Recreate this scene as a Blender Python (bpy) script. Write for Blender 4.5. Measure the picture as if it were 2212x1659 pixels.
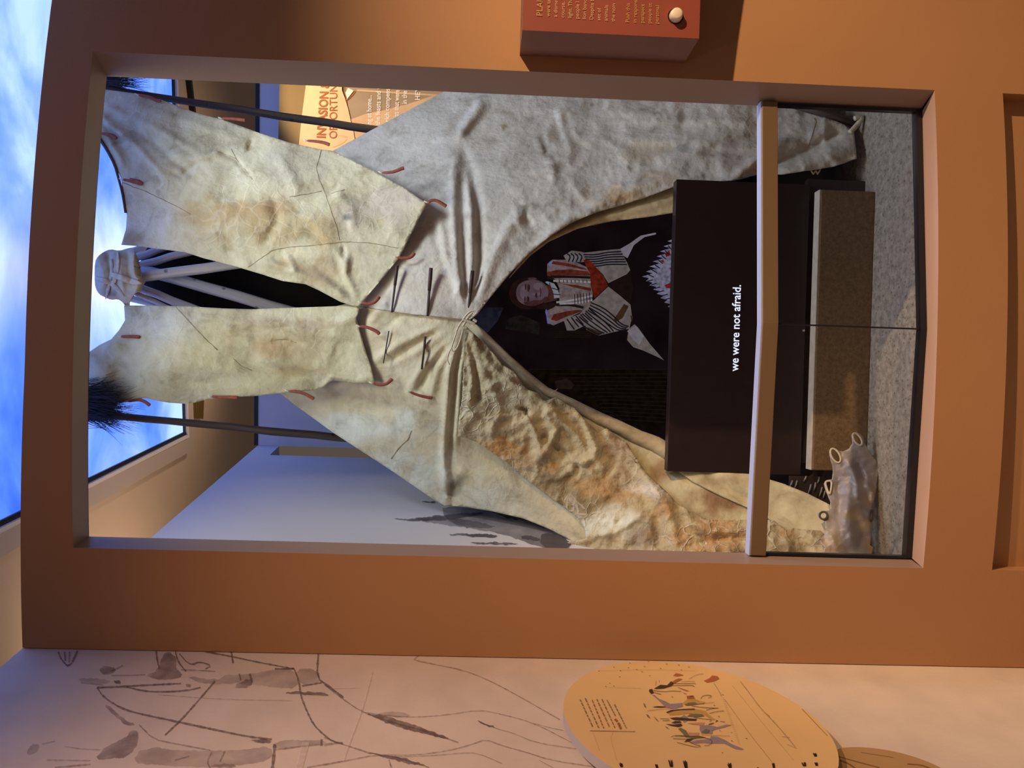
import bpy, bmesh, math, random
import numpy as np
from mathutils import Vector, Matrix
from mathutils.geometry import delaunay_2d_cdt
random.seed(7); rng = np.random.default_rng(7)
for o in list(bpy.data.objects): bpy.data.objects.remove(o)
SC = bpy.context.scene; COL = SC.collection

# ------------------------------------------------------------------ camera
FPX = 1661.0; PITCH = math.radians(1.97); ROLL = 0.032
CAM = np.array([0, 0, 1.6])
cF = np.array([0, math.cos(PITCH), -math.sin(PITCH)])
cD = np.array([0, -math.sin(PITCH), -math.cos(PITCH)]); cX = np.array([1.0, 0, 0])
cU = math.cos(ROLL)*cX - math.sin(ROLL)*cD          # picture up  = place's right
cV = math.sin(ROLL)*cX + math.cos(ROLL)*cD          # picture right = place's down
cam = bpy.data.cameras.new('camera'); co = bpy.data.objects.new('camera', cam); COL.objects.link(co)
cam.sensor_fit = 'HORIZONTAL'; cam.sensor_width = 36; cam.lens = FPX/2212*36
cam.clip_start = .05; cam.clip_end = 60
co.matrix_world = Matrix((( cV[0], cU[0], -cF[0], CAM[0]), (cV[1], cU[1], -cF[1], CAM[1]),
                          ( cV[2], cU[2], -cF[2], CAM[2]), (0, 0, 0, 1)))
SC.camera = co

# ------------------------------------------------------------------ world, exposure, lamps
w = bpy.data.worlds.new('world'); SC.world = w; w.use_nodes = True
w.node_tree.nodes['Background'].inputs[0].default_value = (.92, .70, .55, 1)
w.node_tree.nodes['Background'].inputs[1].default_value = .10
vs = SC.view_settings
vs.view_transform = 'Standard'; vs.look = 'None'; vs.gamma = 1; vs.exposure = 0.0
try: vs.use_curve_mapping = False
except Exception: pass

def spot(name, loc, tgt, energy, color, size_deg, blend=.4, radius=.03):
    l = bpy.data.lights.new(name, 'SPOT'); l.energy = energy; l.color = color
    l.spot_size = math.radians(size_deg); l.spot_blend = blend; l.shadow_soft_size = radius
    o = bpy.data.objects.new(name, l); COL.objects.link(o); o.location = loc
    o.rotation_euler = (Vector(tgt)-Vector(loc)).to_track_quat('-Z', 'Y').to_euler(); return o
WARM = (1, .66, .36)
spot('gallery_spot', (3.35, .10, 3.0), (.20, 2.85, .05), 680, WARM, 46, 1, .03)
spot('mural_spot', (1.55, .55, 3.2), (-1.1, 1.35, .80), 300, (1, .64, .40), 78, 1, .05)
spot('partition_spot', (-.15, -.2, 3.3), (.0, 2.35, 1.1), 13, WARM, 110, 1, .05)
spot('tipi_spot', (.45, 2.60, 3.55), (.30, 3.50, 1.10), 48, (1, .93, .56), 120, .9, .25)
spot('tipi_spot_side', (-.40, 2.60, 3.55), (.35, 3.55, 1.2), 30, (1, .93, .56), 120, .9, .25)
spot('tipi_fill_right', (1.35, 2.62, 3.45), (.95, 3.45, .9), 125, (.84, .93, 1.0), 100, .9, .25)  # added fill to brighten the right cover, no known fixture
spot('banner_spot', (1.95, 3.45, 3.1), (1.60, 4.36, 2.27), 110, (1, .70, .42), 54, .4, .03)
spot('ceiling_fill_back', (.7, 5.75, 2.7), (.7, 5.2, 3.71), 60, (1, .68, .44), 150, 1, .1)  # added lamp, unseen behind the back wall, to brighten the soffit
spot('ceiling_wash', (-1.7, 4.3, 2.9), (-1.1, 4.5, 3.7), 50, (1, .68, .44), 150, 1, .1)

# ------------------------------------------------------------------ pixel <-> place helpers
def ray(x, y):
    x = np.asarray(x, float); y = np.asarray(y, float)
    return cF*FPX + (x-1106)[..., None]*cV + (829.5-y)[..., None]*cU
def PY(x, y, Y):
    d = ray(x, y); return CAM + d*(np.asarray(Y, float)/d[..., 1])[..., None]
def PZ(x, y, z):
    d = ray(x, y); return CAM + d*((z-CAM[2])/d[..., 2])[..., None]
def yf(x): return 2.285 + .02*x + .081*(x-.25)**2          # bowed front of the partition
WA = np.array([-.844, 2.37]); WB = np.array([-.4216, 4.7186])
wd = (WB-WA)/np.linalg.norm(WB-WA); wn = np.array([wd[1], -wd[0]])   # wall direction, normal into the room
def PW(x, y, off=0.0):                                              # on the mural wall, off metres proud
    q = ray(x, y); t = ((WA+wn*off)@wn)/(q[..., 0]*wn[0]+q[..., 1]*wn[1]); return CAM+q*t[..., None]

# ------------------------------------------------------------------ noise
def _h(i, j, s):
    n = (i*374761393 + j*668265263 + s*1442695041) & 0xffffffff
    n = ((n ^ (n >> 13))*1274126177) & 0xffffffff
    return ((n ^ (n >> 16)) & 0xffff)/65535.0
def vnoise(x, y, s=0):
    xi = np.floor(x).astype(np.int64); yi = np.floor(y).astype(np.int64); fx = x-xi; fy = y-yi
    fx = fx*fx*fx*(fx*(fx*6-15)+10); fy = fy*fy*fy*(fy*(fy*6-15)+10)
    return (_h(xi, yi, s)*(1-fx)+_h(xi+1, yi, s)*fx)*(1-fy)+(_h(xi, yi+1, s)*(1-fx)+_h(xi+1, yi+1, s)*fx)*fy
def fbm(x, y, s=0, o=4):
    r = 0; a = .5
    for k in range(o): r = r+a*vnoise(x*2**k, y*2**k, s+k*7); a *= .5
    return r/(1-.5**o)
def ridged(x, y, s=0, o=3):
    r = 0; a = .5
    for k in range(o): r = r+a*(1-np.abs(2*vnoise(x*2**k, y*2**k, s+k*5)-1))**2; a *= .5
    return r/(1-.5**o)
def tps(pts):
    P = np.array(pts, float); X = P[:, :2]/1000; n = len(P)
    def K(a, b):
        r2 = ((a[:, None, :]-b[None, :, :])**2).sum(-1); return .5*r2*np.log(r2+1e-12)
    A = np.zeros((n+3, n+3)); A[:n, :n] = K(X, X)+np.eye(n)*1e-3; A[:n, n] = 1; A[:n, n+1:] = X
    A[n, :n] = 1; A[n+1:, :n] = X.T
    c = np.linalg.solve(A, np.r_[P[:, 2], 0, 0, 0])
    def f(x, y):
        x = np.atleast_1d(np.asarray(x, float)); y = np.atleast_1d(np.asarray(y, float))
        q = np.c_[x, y]/1000; return K(q, X)@c[:n]+c[n]+q@c[n+1:]
    return f
def dpoly(x, y, pl):
    """distance to a polyline and the fraction along it"""
    best = np.full(x.shape, 1e9); tt = np.zeros(x.shape); pl = np.array(pl, float)
    L = np.r_[0, np.cumsum(np.linalg.norm(np.diff(pl, axis=0), axis=1))]
    for k in range(len(pl)-1):
        a, b = pl[k], pl[k+1]; ab = b-a; l2 = ab@ab
        t = np.clip(((x-a[0])*ab[0]+(y-a[1])*ab[1])/l2, 0, 1)
        d = np.hypot(x-a[0]-t*ab[0], y-a[1]-t*ab[1]); m = d < best
        best = np.where(m, d, best); tt = np.where(m, (L[k]+t*(L[k+1]-L[k]))/L[-1], tt)
    return best, tt
def relief(x, y, creases):
    r = np.zeros(x.shape)
    for pl, amp, wid in creases:
        d, t = dpoly(x, y, pl); r += amp*np.exp(-(d/wid)**2)*np.clip(np.minimum(t, 1-t)*5+.15, 0, 1)
    return r
def inside(px, py, poly):
    poly = np.array(poly, float); c = np.zeros(px.shape, bool); j = len(poly)-1
    for i in range(len(poly)):
        xi, yi = poly[i]; xj, yj = poly[j]
        if yi != yj: c ^= ((yi > py) != (yj > py)) & (px < (xj-xi)*(py-yi)/(yj-yi)+xi)
        j = i
    return c
def resample(poly, sp, closed=True):
    P = np.array(poly, float); out = []; n = len(P)
    for i in range(n if closed else n-1):
        a, b = P[i], P[(i+1) % n]; k = max(1, int(round(np.linalg.norm(b-a)/sp)))
        for t in range(k): out.append(a+(b-a)*t/k)
    if not closed: out.append(P[-1])
    return np.array(out)
def smooth_poly(poly, it=1, closed=True):
    P = np.array(poly, float)
    for _ in range(it):
        Q = np.roll(P, -1, 0); R = np.empty((2*len(P), 2)); R[0::2] = .75*P+.25*Q; R[1::2] = .25*P+.75*Q
        if not closed: R = np.vstack([P[0], R[:-2][1:], P[-1]]) if False else np.vstack([P[:1], R[:-2], P[-1:]])
        P = R
    return P

# ------------------------------------------------------------------ materials
def new_mat(name):
    m = bpy.data.materials.new(name); m.use_nodes = True; nt = m.node_tree
    return m, nt, nt.nodes['Principled BSDF']
def N(nt, t, **kw):
    n = nt.nodes.new(t)
    for k, v in kw.items(): setattr(n, k, v)
    return n
def ramp(nt, stops):
    r = N(nt, 'ShaderNodeValToRGB'); e = r.color_ramp.elements
    while len(e) < len(stops): e.new(.5)
    for k, (p, c) in enumerate(stops): e[k].position = p; e[k].color = (*c, 1)
    return r
def mat(name, c, rough=.6, var=.08, scale=6, bump=0, bscale=80, metal=0, spec=.4, coat=0):
    m, nt, b = new_mat(name); L = nt.links.new
    tc = N(nt, 'ShaderNodeTexCoord'); no = N(nt, 'ShaderNodeTexNoise'); no.inputs['Scale'].default_value = scale
    no.inputs['Detail'].default_value = 5; L(tc.outputs['Object'], no.inputs['Vector'])
    c = np.array(c); r = ramp(nt, [(.3, tuple(c*(1-var))), (.7, tuple(np.clip(c*(1+var), 0, 1)))])
    L(no.outputs['Fac'], r.inputs[0]); L(r.outputs[0], b.inputs['Base Color'])
    b.inputs['Roughness'].default_value = rough; b.inputs['Metallic'].default_value = metal
    b.inputs['Specular IOR Level'].default_value = spec; b.inputs['Coat Weight'].default_value = coat
    if bump:
        n2 = N(nt, 'ShaderNodeTexNoise'); n2.inputs['Scale'].default_value = bscale; n2.inputs['Detail'].default_value = 4
        L(tc.outputs['Object'], n2.inputs['Vector']); bp = N(nt, 'ShaderNodeBump')
        bp.inputs['Strength'].default_value = bump; bp.inputs['Distance'].default_value = .01
        L(n2.outputs['Fac'], bp.inputs['Height']); L(bp.outputs[0], b.inputs['Normal'])
    return m
def emit(name, c, s=1.0, var=.0, scale=30):
    m, nt, b = new_mat(name); L = nt.links.new
    b.inputs['Base Color'].default_value = (.004, .004, .004, 1); b.inputs['Roughness'].default_value = .5
    b.inputs['Specular IOR Level'].default_value = .1
    b.inputs['Emission Strength'].default_value = s; b.inputs['Emission Color'].default_value = (*c, 1)
    if var:
        tc = N(nt, 'ShaderNodeTexCoord'); no = N(nt, 'ShaderNodeTexNoise'); no.inputs['Scale'].default_value = scale
        L(tc.outputs['Object'], no.inputs['Vector']); c = np.array(c)
        r = ramp(nt, [(.3, tuple(c*(1-var))), (.7, tuple(c*(1+var)))]); L(no.outputs['Fac'], r.inputs[0])
        L(r.outputs[0], b.inputs['Emission Color'])
    return m
def ink(name, c, alpha, var=.4, scale=40):
    """printed wash: pigment that lets the paper show through, grainy"""
    m, nt, b = new_mat(name); L = nt.links.new
    b.inputs['Base Color'].default_value = (*c, 1); b.inputs['Roughness'].default_value = .8
    tc = N(nt, 'ShaderNodeTexCoord'); no = N(nt, 'ShaderNodeTexNoise'); no.inputs['Scale'].default_value = scale
    no.inputs['Detail'].default_value = 6; L(tc.outputs['Object'], no.inputs['Vector'])
    mr = N(nt, 'ShaderNodeMapRange'); mr.inputs[1].default_value = .3; mr.inputs[2].default_value = .7
    mr.inputs[3].default_value = alpha*(1-var); mr.inputs[4].default_value = min(1, alpha*(1+var))
    L(no.outputs['Fac'], mr.inputs[0]); L(mr.outputs[0], b.inputs['Alpha']); return m
def hide_mat(name, crackle=.5, cscale=16, fine=.25, tint=(1, 1, 1), trans=0.0):
    m, nt, b = new_mat(name); L = nt.links.new
    at = N(nt, 'ShaderNodeAttribute', attribute_name='Col'); tc = N(nt, 'ShaderNodeTexCoord')
    no = N(nt, 'ShaderNodeTexNoise'); no.inputs['Scale'].default_value = 9; no.inputs['Detail'].default_value = 7
    no.inputs['Roughness'].default_value = .65; no.inputs['Distortion'].default_value = .6
    L(tc.outputs['Object'], no.inputs['Vector'])
    r = ramp(nt, [(.30, (.50, .46, .40)), (.47, (.90, .89, .86)), (.70, (1.16, 1.16, 1.15))])
    L(no.outputs['Fac'], r.inputs[0])
    mx = N(nt, 'ShaderNodeMix', data_type='RGBA', blend_type='MULTIPLY'); mx.inputs[0].default_value = .75
    L(at.outputs['Color'], mx.inputs[6]); L(r.outputs[0], mx.inputs[7])
    # crackle: pale veins of the tanned skin
    n3 = N(nt, 'ShaderNodeTexNoise'); n3.inputs['Scale'].default_value = 5; L(tc.outputs['Object'], n3.inputs['Vector'])
    vm = N(nt, 'ShaderNodeVectorMath', operation='MULTIPLY_ADD'); vm.inputs[1].default_value = (.22, .22, .22)
    L(n3.outputs['Color'], vm.inputs[0]); L(tc.outputs['Object'], vm.inputs[2])
    vo = N(nt, 'ShaderNodeTexVoronoi', feature='DISTANCE_TO_EDGE'); vo.inputs['Scale'].default_value = cscale
    L(vm.outputs[0], vo.inputs['Vector'])
    vr = ramp(nt, [(0, (1, 1, 1)), (.07, (0, 0, 0))]); L(vo.outputs['Distance'], vr.inputs[0])
    n4 = N(nt, 'ShaderNodeTexNoise'); n4.inputs['Scale'].default_value = 3.5; L(tc.outputs['Object'], n4.inputs['Vector'])
    nr = ramp(nt, [(.45, (0, 0, 0)), (.62, (1, 1, 1))]); L(n4.outputs['Fac'], nr.inputs[0])
    mu = N(nt, 'ShaderNodeMath', operation='MULTIPLY'); L(vr.outputs[0], mu.inputs[0]); L(nr.outputs[0], mu.inputs[1])
    mu2 = N(nt, 'ShaderNodeMath', operation='MULTIPLY'); mu2.inputs[1].default_value = crackle; L(mu.outputs[0], mu2.inputs[0])
    mx2 = N(nt, 'ShaderNodeMix', data_type='RGBA', blend_type='MIX'); L(mu2.outputs[0], mx2.inputs[0])
    L(mx.outputs[2], mx2.inputs[6]); mx2.inputs[7].default_value = (.74, .71, .62, 1)
    mt = N(nt, 'ShaderNodeMix', data_type='RGBA', blend_type='MULTIPLY'); mt.inputs[0].default_value = 1
    L(mx2.outputs[2], mt.inputs[6]); mt.inputs[7].default_value = (*tint, 1); L(mt.outputs[2], b.inputs['Base Color'])
    n5 = N(nt, 'ShaderNodeTexNoise'); n5.inputs['Scale'].default_value = 45; n5.inputs['Detail'].default_value = 8
    L(tc.outputs['Object'], n5.inputs['Vector'])
    ad = N(nt, 'ShaderNodeMath', operation='MULTIPLY_ADD'); ad.inputs[1].default_value = .8; L(mu2.outputs[0], ad.inputs[0]); L(n5.outputs['Fac'], ad.inputs[2])
    bp = N(nt, 'ShaderNodeBump'); bp.inputs['Strength'].default_value = fine; bp.inputs['Distance'].default_value = .012
    L(ad.outputs[0], bp.inputs['Height']); L(bp.outputs[0], b.inputs['Normal'])
    b.inputs['Roughness'].default_value = .78; b.inputs['Specular IOR Level'].default_value = .25
    b.inputs['Sheen Weight'].default_value = .1
    return m

M = {}
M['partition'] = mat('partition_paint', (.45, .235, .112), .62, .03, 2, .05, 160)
M['reveal'] = mat('reveal_shade_tone', (.29, .205, .170), .45, .03, 3, .04, 160)  # shade on head and jambs is put into this colour
M['sill'] = mat('sill_lit_tone', (.52, .36, .29), .45, .03, 3, .04, 160)  # same finish as the reveal, lightened for the lamp light it catches
M['wall_white'] = mat('white_paint', (.66, .63, .62), .7, .02, 2, .03, 140)
M['soffit'] = mat('soffit_paint', (.56, .46, .37), .8, .03, 2)
M['trim_grey'] = mat('grey_trim', (.50, .45, .42), .6, .02, 3)
M['rail_cap'] = mat('rail_cap_sky_tint', (.50, .58, .92), .35, .02, 3, 0, 80, .3)  # sky reflection on the rail's top put into the blue
M['trim_white'] = mat('white_trim', (.75, .76, .78), .5, .02, 3)
M['grey_cloth'] = mat('grey_cloth', (.17, .17, .18), .8, .3, 50)
M['black'] = mat('black_plastic', (.010, .010, .013), .45, .1, 8)
M['console'] = mat('console_laminate', (.020, .011, .012), .42, .08, 20, .03, 200)
M['toe'] = mat('toe_kick', (.03, .018, .018), .5, .08, 20)
M['rail'] = mat('rail_paint', (.17, .108, .060), .5, .03, 5, 0, 80, 0, .6)
M['channel'] = mat('glazing_channel', (.012, .013, .02), .3, .1, 8)
M['lining'] = mat('tent_inside_shade', (.016, .010, .009), .9, .2, 6)  # no light gets inside the tent: that shade is put into the colour
M['redthong'] = mat('red_thong', (.27, .070, .045), .7, .25, 60)
M['palethong'] = mat('pale_thong', (.60, .52, .40), .75, .15, 60)
M['thread'] = mat('sinew_thread', (.30, .24, .155), .8, .2, 80)
M['darkwood'] = mat('dark_stick', (.055, .030, .022), .6, .3, 60, .2, 120)
M['hair'] = mat('black_hair', (.018, .016, .018), .55, .2, 40)
M['text_white'] = emit('caption_light', (.80, .82, 1.0), 1.05)
M['red_face'] = mat('red_panel', (.31, .075, .052), .5, .03, 4)
M['red_side'] = mat('brown_panel_side', (.20, .105, .085), .55, .05, 5)
M['cream_ink'] = mat('cream_ink', (.72, .40, .26), .7, .02)
M['ochre_ink'] = mat('ochre_ink', (.62, .36, .13), .7, .02)
M['button'] = mat('cream_button', (.92, .80, .66), .35, .02)
M['oval'] = mat('oval_board', (.72, .47, .21), .6, .04, 5)
M['oval_edge'] = mat('oval_edge', (.47, .43, .46), .6, .03)
M['oval2'] = mat('tan_board', (.44, .27, .12), .6, .08, 5)
M['olive'] = mat('olive_board', (.17, .115, .030), .6, .05, 4)
M['paper'] = mat('orange_paper', (.80, .50, .27), .7, .10, 7)
M['brown_ink'] = mat('brown_ink', (.33, .12, .035), .8, .1, 60)
M['panel_olive'] = mat('grey_olive_panel', (.30, .23, .14), .6, .15, 6)
M['tan_print'] = mat('tan_print', (.55, .37, .20), .6, .12, 8)
M['white_ink'] = mat('white_ink', (.85, .72, .60), .7, .02)

def wood_mat(name, a, b_, scale):
    m, nt, b = new_mat(name); L = nt.links.new
    tc = N(nt, 'ShaderNodeTexCoord'); mp = N(nt, 'ShaderNodeMapping'); mp.inputs['Scale'].default_value = scale
    L(tc.outputs['UV'], mp.inputs['Vector']); no = N(nt, 'ShaderNodeTexNoise'); no.inputs['Scale'].default_value = 1
    no.inputs['Detail'].default_value = 8; no.inputs['Roughness'].default_value = .7; L(mp.outputs[0], no.inputs['Vector'])
    r = ramp(nt, [(.3, a), (.7, b_)]); L(no.outputs['Fac'], r.inputs[0])
    vo = N(nt, 'ShaderNodeTexVoronoi'); vo.inputs['Scale'].default_value = 14; L(tc.outputs['Object'], vo.inputs['Vector'])
    kr = ramp(nt, [(.08, (.25, .22, .22)), (.16, (1, 1, 1))]); L(vo.outputs['Distance'], kr.inputs[0])
    mx = N(nt, 'ShaderNodeMix', data_type='RGBA', blend_type='MULTIPLY'); mx.inputs[0].default_value = .8
    L(r.outputs[0], mx.inputs[6]); L(kr.outputs[0], mx.inputs[7]); L(mx.outputs[2], b.inputs['Base Color'])
    bp = N(nt, 'ShaderNodeBump'); bp.inputs['Strength'].default_value = .35; bp.inputs['Distance'].default_value = .004
    L(no.outputs['Fac'], bp.inputs['Height']); L(bp.outputs[0], b.inputs['Normal']); b.inputs['Roughness'].default_value = .7
    return m
M['pole'] = wood_mat('weathered_pole', (.34, .32, .32), (.74, .71, .70), (9, 1.2, 1))
M['barkpole'] = wood_mat('bark_pole', (.030, .022, .018), (.10, .075, .06), (8, 2, 1))

def stone_mat(name, a, b_, dark, scale=60, rough=.8, speck=90):
    m, nt, b = new_mat(name); L = nt.links.new
    tc = N(nt, 'ShaderNodeTexCoord'); no = N(nt, 'ShaderNodeTexNoise'); no.inputs['Scale'].default_value = scale
    no.inputs['Detail'].default_value = 8; no.inputs['Roughness'].default_value = .75; L(tc.outputs['Object'], no.inputs['Vector'])
    r = ramp(nt, [(.35, a), (.62, b_)]); L(no.outputs['Fac'], r.inputs[0])
    vo = N(nt, 'ShaderNodeTexVoronoi'); vo.inputs['Scale'].default_value = speck; L(tc.outputs['Object'], vo.inputs['Vector'])
    kr = ramp(nt, [(.14, dark), (.26, (1, 1, 1))]); L(vo.outputs['Distance'], kr.inputs[0])
    mx = N(nt, 'ShaderNodeMix', data_type='RGBA', blend_type='MULTIPLY'); mx.inputs[0].default_value = .7
    L(r.outputs[0], mx.inputs[6]); L(kr.outputs[0], mx.inputs[7]); L(mx.outputs[2], b.inputs['Base Color'])
    bp = N(nt, 'ShaderNodeBump'); bp.inputs['Strength'].default_value = .3; bp.inputs['Distance'].default_value = .004
    L(no.outputs['Fac'], bp.inputs['Height']); L(bp.outputs[0], b.inputs['Normal']); b.inputs['Roughness'].default_value = rough
    return m
M['floor'] = stone_mat('speckled_floor', (.16, .135, .108), (.37, .32, .26), (.30, .26, .24), 34, .8, 48)
M['plinth'] = stone_mat('brown_stone', (.12, .072, .032), (.22, .14, .066), (.7, .65, .6), 45, .75, 60)
M['plinth_top'] = mat('plinth_top_edge', (.50, .44, .36), .6, .12, 30)

def glass_mat():
    m = bpy.data.materials.new('clear_glass'); m.use_nodes = True; nt = m.node_tree; nt.nodes.clear(); L = nt.links.new
    o = N(nt, 'ShaderNodeOutputMaterial'); t = N(nt, 'ShaderNodeBsdfTransparent'); t.inputs[0].default_value = (.93, .94, .95, 1)
    g = N(nt, 'ShaderNodeBsdfGlossy'); g.inputs['Roughness'].default_value = .02
    lw = N(nt, 'ShaderNodeLayerWeight'); lw.inputs[0].default_value = .5; pw = N(nt, 'ShaderNodeMath', operation='POWER'); pw.inputs[1].default_value = 4; L(lw.outputs['Facing'], pw.inputs[0])
    f = N(nt, 'ShaderNodeMath', operation='MULTIPLY_ADD'); f.inputs[1].default_value = .85; f.inputs[2].default_value = .02; L(pw.outputs[0], f.inputs[0]); mx = N(nt, 'ShaderNodeMixShader')
    L(f.outputs[0], mx.inputs[0]); L(t.outputs[0], mx.inputs[1]); L(g.outputs[0], mx.inputs[2]); L(mx.outputs[0], o.inputs[0]); return m
M['glass'] = glass_mat()

def sky_mat():
    m, nt, b = new_mat('sky_display'); L = nt.links.new
    tc = N(nt, 'ShaderNodeTexCoord'); mp = N(nt, 'ShaderNodeMapping'); mp.inputs['Scale'].default_value = (1.0, 1.5, 1)
    mp.inputs['Location'].default_value = (-.6, 2.3, 0); mp.inputs['Rotation'].default_value = (0, 0, .5)
    L(tc.outputs['Object'], mp.inputs['Vector'])
    n1 = N(nt, 'ShaderNodeTexNoise'); n1.inputs['Scale'].default_value = .95; n1.inputs['Detail'].default_value = 7
    n1.inputs['Roughness'].default_value = .52; n1.inputs['Distortion'].default_value = .5; L(mp.outputs[0], n1.inputs['Vector'])
    r = ramp(nt, [(.30, (.036, .14, 1.05)), (.40, (.11, .28, 1.2)), (.49, (.23, .41, 1.35)), (.61, (.47, .70, 1.45))])
    L(n1.outputs['Fac'], r.inputs[0])
    b.inputs['Base Color'].default_value = (.01, .01, .01, 1); b.inputs['Roughness'].default_value = .4
    L(r.outputs[0], b.inputs['Emission Color']); b.inputs['Emission Strength'].default_value = 1.25
    return m
M['sky'] = sky_mat()

# ------------------------------------------------------------------ object helpers
def obj(name, verts, faces, m, parent=None, smooth=False, uv=None, col=None):
    me = bpy.data.meshes.new(name); me.from_pydata([tuple(map(float, v)) for v in verts], [], [tuple(map(int, f)) for f in faces])
    me.update(); o = bpy.data.objects.new(name, me); COL.objects.link(o)
    if m: me.materials.append(M[m] if isinstance(m, str) else m)
    if smooth:
        for p in me.polygons: p.use_smooth = True
    if uv is not None:
        l = me.uv_layers.new(name='UVMap')
        for lp in me.loops: l.data[lp.index].uv = uv[lp.vertex_index]
    if col is not None:
        a = me.color_attributes.new('Col', 'FLOAT_COLOR', 'POINT')
        a.data.foreach_set('color', np.c_[col, np.ones(len(col))].astype(np.float32).ravel())
    if parent: o.parent = parent
    return o
def tag(o, label, cat, group=None):
    o['label'] = label; o['category'] = cat
    if group: o['group'] = group
    return o
def struct(o): o['kind'] = 'structure'; return o
def empty(name, loc, label=None, cat=None):
    o = bpy.data.objects.new(name, None); COL.objects.link(o); o.empty_display_size = .1
    if label: tag(o, label, cat)
    return o                                             # kept at the origin of the place: parts carry place coordinates
def box_vf(x0, x1, y0, y1, z0, z1):
    v = [(x, y, z) for z in (z0, z1) for y in (y0, y1) for x in (x0, x1)]
    return v, [(0, 2, 3, 1), (4, 5, 7, 6), (0, 1, 5, 4), (1, 3, 7, 5), (3, 2, 6, 7), (2, 0, 4, 6)]
def box(name, b, m, parent=None, bev=0):
    o = obj(name, *box_vf(*b), m, parent)
    if bev:
        md = o.modifiers.new('b', 'BEVEL'); md.width = bev; md.segments = 2
    return o
def hexa(name, P, m, parent=None):       # 8 points: lower ring 0-3, upper ring 4-7
    return obj(name, P, [(3, 2, 1, 0), (4, 5, 6, 7), (0, 1, 5, 4), (1, 2, 6, 5), (2, 3, 7, 6), (3, 0, 4, 7)], m, parent)
def tube(name, pts, rad, m, parent=None, seg=8, flat=1.0, merge=None):
    P = np.array(pts, float); n = len(P); rad = np.broadcast_to(np.asarray(rad, float), (n,)); V = []; Fc = []; UV = []
    T = np.gradient(P, axis=0); T /= np.linalg.norm(T, axis=1)[:, None]+1e-12
    ref = np.array([0, -1.0, 0]); L = np.r_[0, np.cumsum(np.linalg.norm(np.diff(P, axis=0), axis=1))]
    for i in range(n):
        r = ref if abs(T[i]@ref) < .95 else np.array([1.0, 0, 0])
        a = np.cross(T[i], r); a /= np.linalg.norm(a); b = np.cross(a, T[i])
        for k in range(seg):
            th = 2*math.pi*k/seg; V.append(P[i]+rad[i]*(math.cos(th)*a+flat*math.sin(th)*b)); UV.append((k/seg, L[i]))
    for i in range(n-1):
        for k in range(seg):
            k2 = (k+1) % seg; Fc.append((i*seg+k, i*seg+k2, (i+1)*seg+k2, (i+1)*seg+k))
    Fc.append(tuple(range(seg))[::-1]); Fc.append(tuple((n-1)*seg+k for k in range(seg)))
    if merge is not None:
        off = len(merge[0]); merge[0].extend(V); merge[1].extend([tuple(q+off for q in f) for f in Fc]); return
    return obj(name, V, Fc, m, parent, True, UV)
def tri(outline, sp, holes=(), jit=.28):
    """fill an outline with an even net of points and triangulate it"""
    B = resample(outline, sp); pts = [B]; edges = []; n0 = 0
    for ring in [B]+[resample(h, sp) for h in holes]:
        if ring is not B: pts.append(ring)
        n = len(ring); edges += [(n0+i, n0+(i+1) % n) for i in range(n)]; n0 += n
    x0, y0 = B.min(0); x1, y1 = B.max(0)
    gx, gy = np.meshgrid(np.arange(x0, x1, sp), np.arange(y0, y1, sp*.866)); gx = gx+((np.arange(gx.shape[0]) % 2)*sp*.5)[:, None]
    g = np.c_[gx.ravel(), gy.ravel()]+rng.uniform(-jit, jit, (gx.size, 2))*sp
    k = inside(g[:, 0], g[:, 1], B)
    for h in holes: k &= ~inside(g[:, 0], g[:, 1], h)
    g = g[k]
    allb = np.vstack(pts); d = np.full(len(g), 1e9)
    for c in range(0, len(allb), 200):
        d = np.minimum(d, np.sqrt(((g[:, None]-allb[None, c:c+200])**2).sum(-1)).min(1)) if len(g) else d
    g = g[d > sp*.45]; P = np.vstack([allb, g])
    r = delaunay_2d_cdt([Vector(p) for p in P], edges, [], 0, 1e-5)
    V = np.array([(v.x, v.y) for v in r[0]]); T = np.array([f for f in r[2]])
    c = V[T].mean(1); k = inside(c[:, 0], c[:, 1], B)
    for h in holes: k &= ~inside(c[:, 0], c[:, 1], h)
    return V, T[k]
def sheet(name, outline, sp, depth, m, parent, thick=.005, holes=(), col=None, smooth=True):
    V, T = tri(outline, sp, holes); Y = depth(V[:, 0], V[:, 1]); P = PY(V[:, 0], V[:, 1], Y)
    a, b, c = P[T[:, 0]], P[T[:, 1]], P[T[:, 2]]; nrm = np.cross(b-a, c-a); fl = nrm[:, 1] > 0
    T[fl] = T[fl][:, ::-1]
    o = obj(name, P, T, m, parent, smooth, col=None if col is None else col(V[:, 0], V[:, 1]))
    if thick:
        md = o.modifiers.new('t', 'SOLIDIFY'); md.thickness = thick; md.offset = -1
    return o
def text_mesh(name, s, o3, ex, ey, size, m, parent, width=None, bold=0.0, lift=.0015):
    """flat lettering: baseline start o3, unit ex along the line, unit ey up the letters"""
    cu = bpy.data.curves.new('t', 'FONT'); cu.body = s; cu.size = 1; cu.offset = bold; cu.resolution_u = 3
    t = bpy.data.objects.new('t', cu); COL.objects.link(t); dg = bpy.context.evaluated_depsgraph_get()
    me = bpy.data.meshes.new_from_object(t.evaluated_get(dg)); v = np.array([q.co[:] for q in me.vertices]); f = [tuple(p.vertices) for p in me.polygons]
    bpy.data.objects.remove(t); bpy.data.curves.remove(cu); bpy.data.meshes.remove(me)
    sx = size if width is None else width/(v[:, 0].max())
    ex = np.array(ex, float); ey = np.array(ey, float); nz = np.cross(ex, ey)
    P = np.array(o3)+v[:, :1]*sx*ex+v[:, 1:2]*size*ey+nz*lift
    return obj(name, P, f, m, parent)
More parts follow.
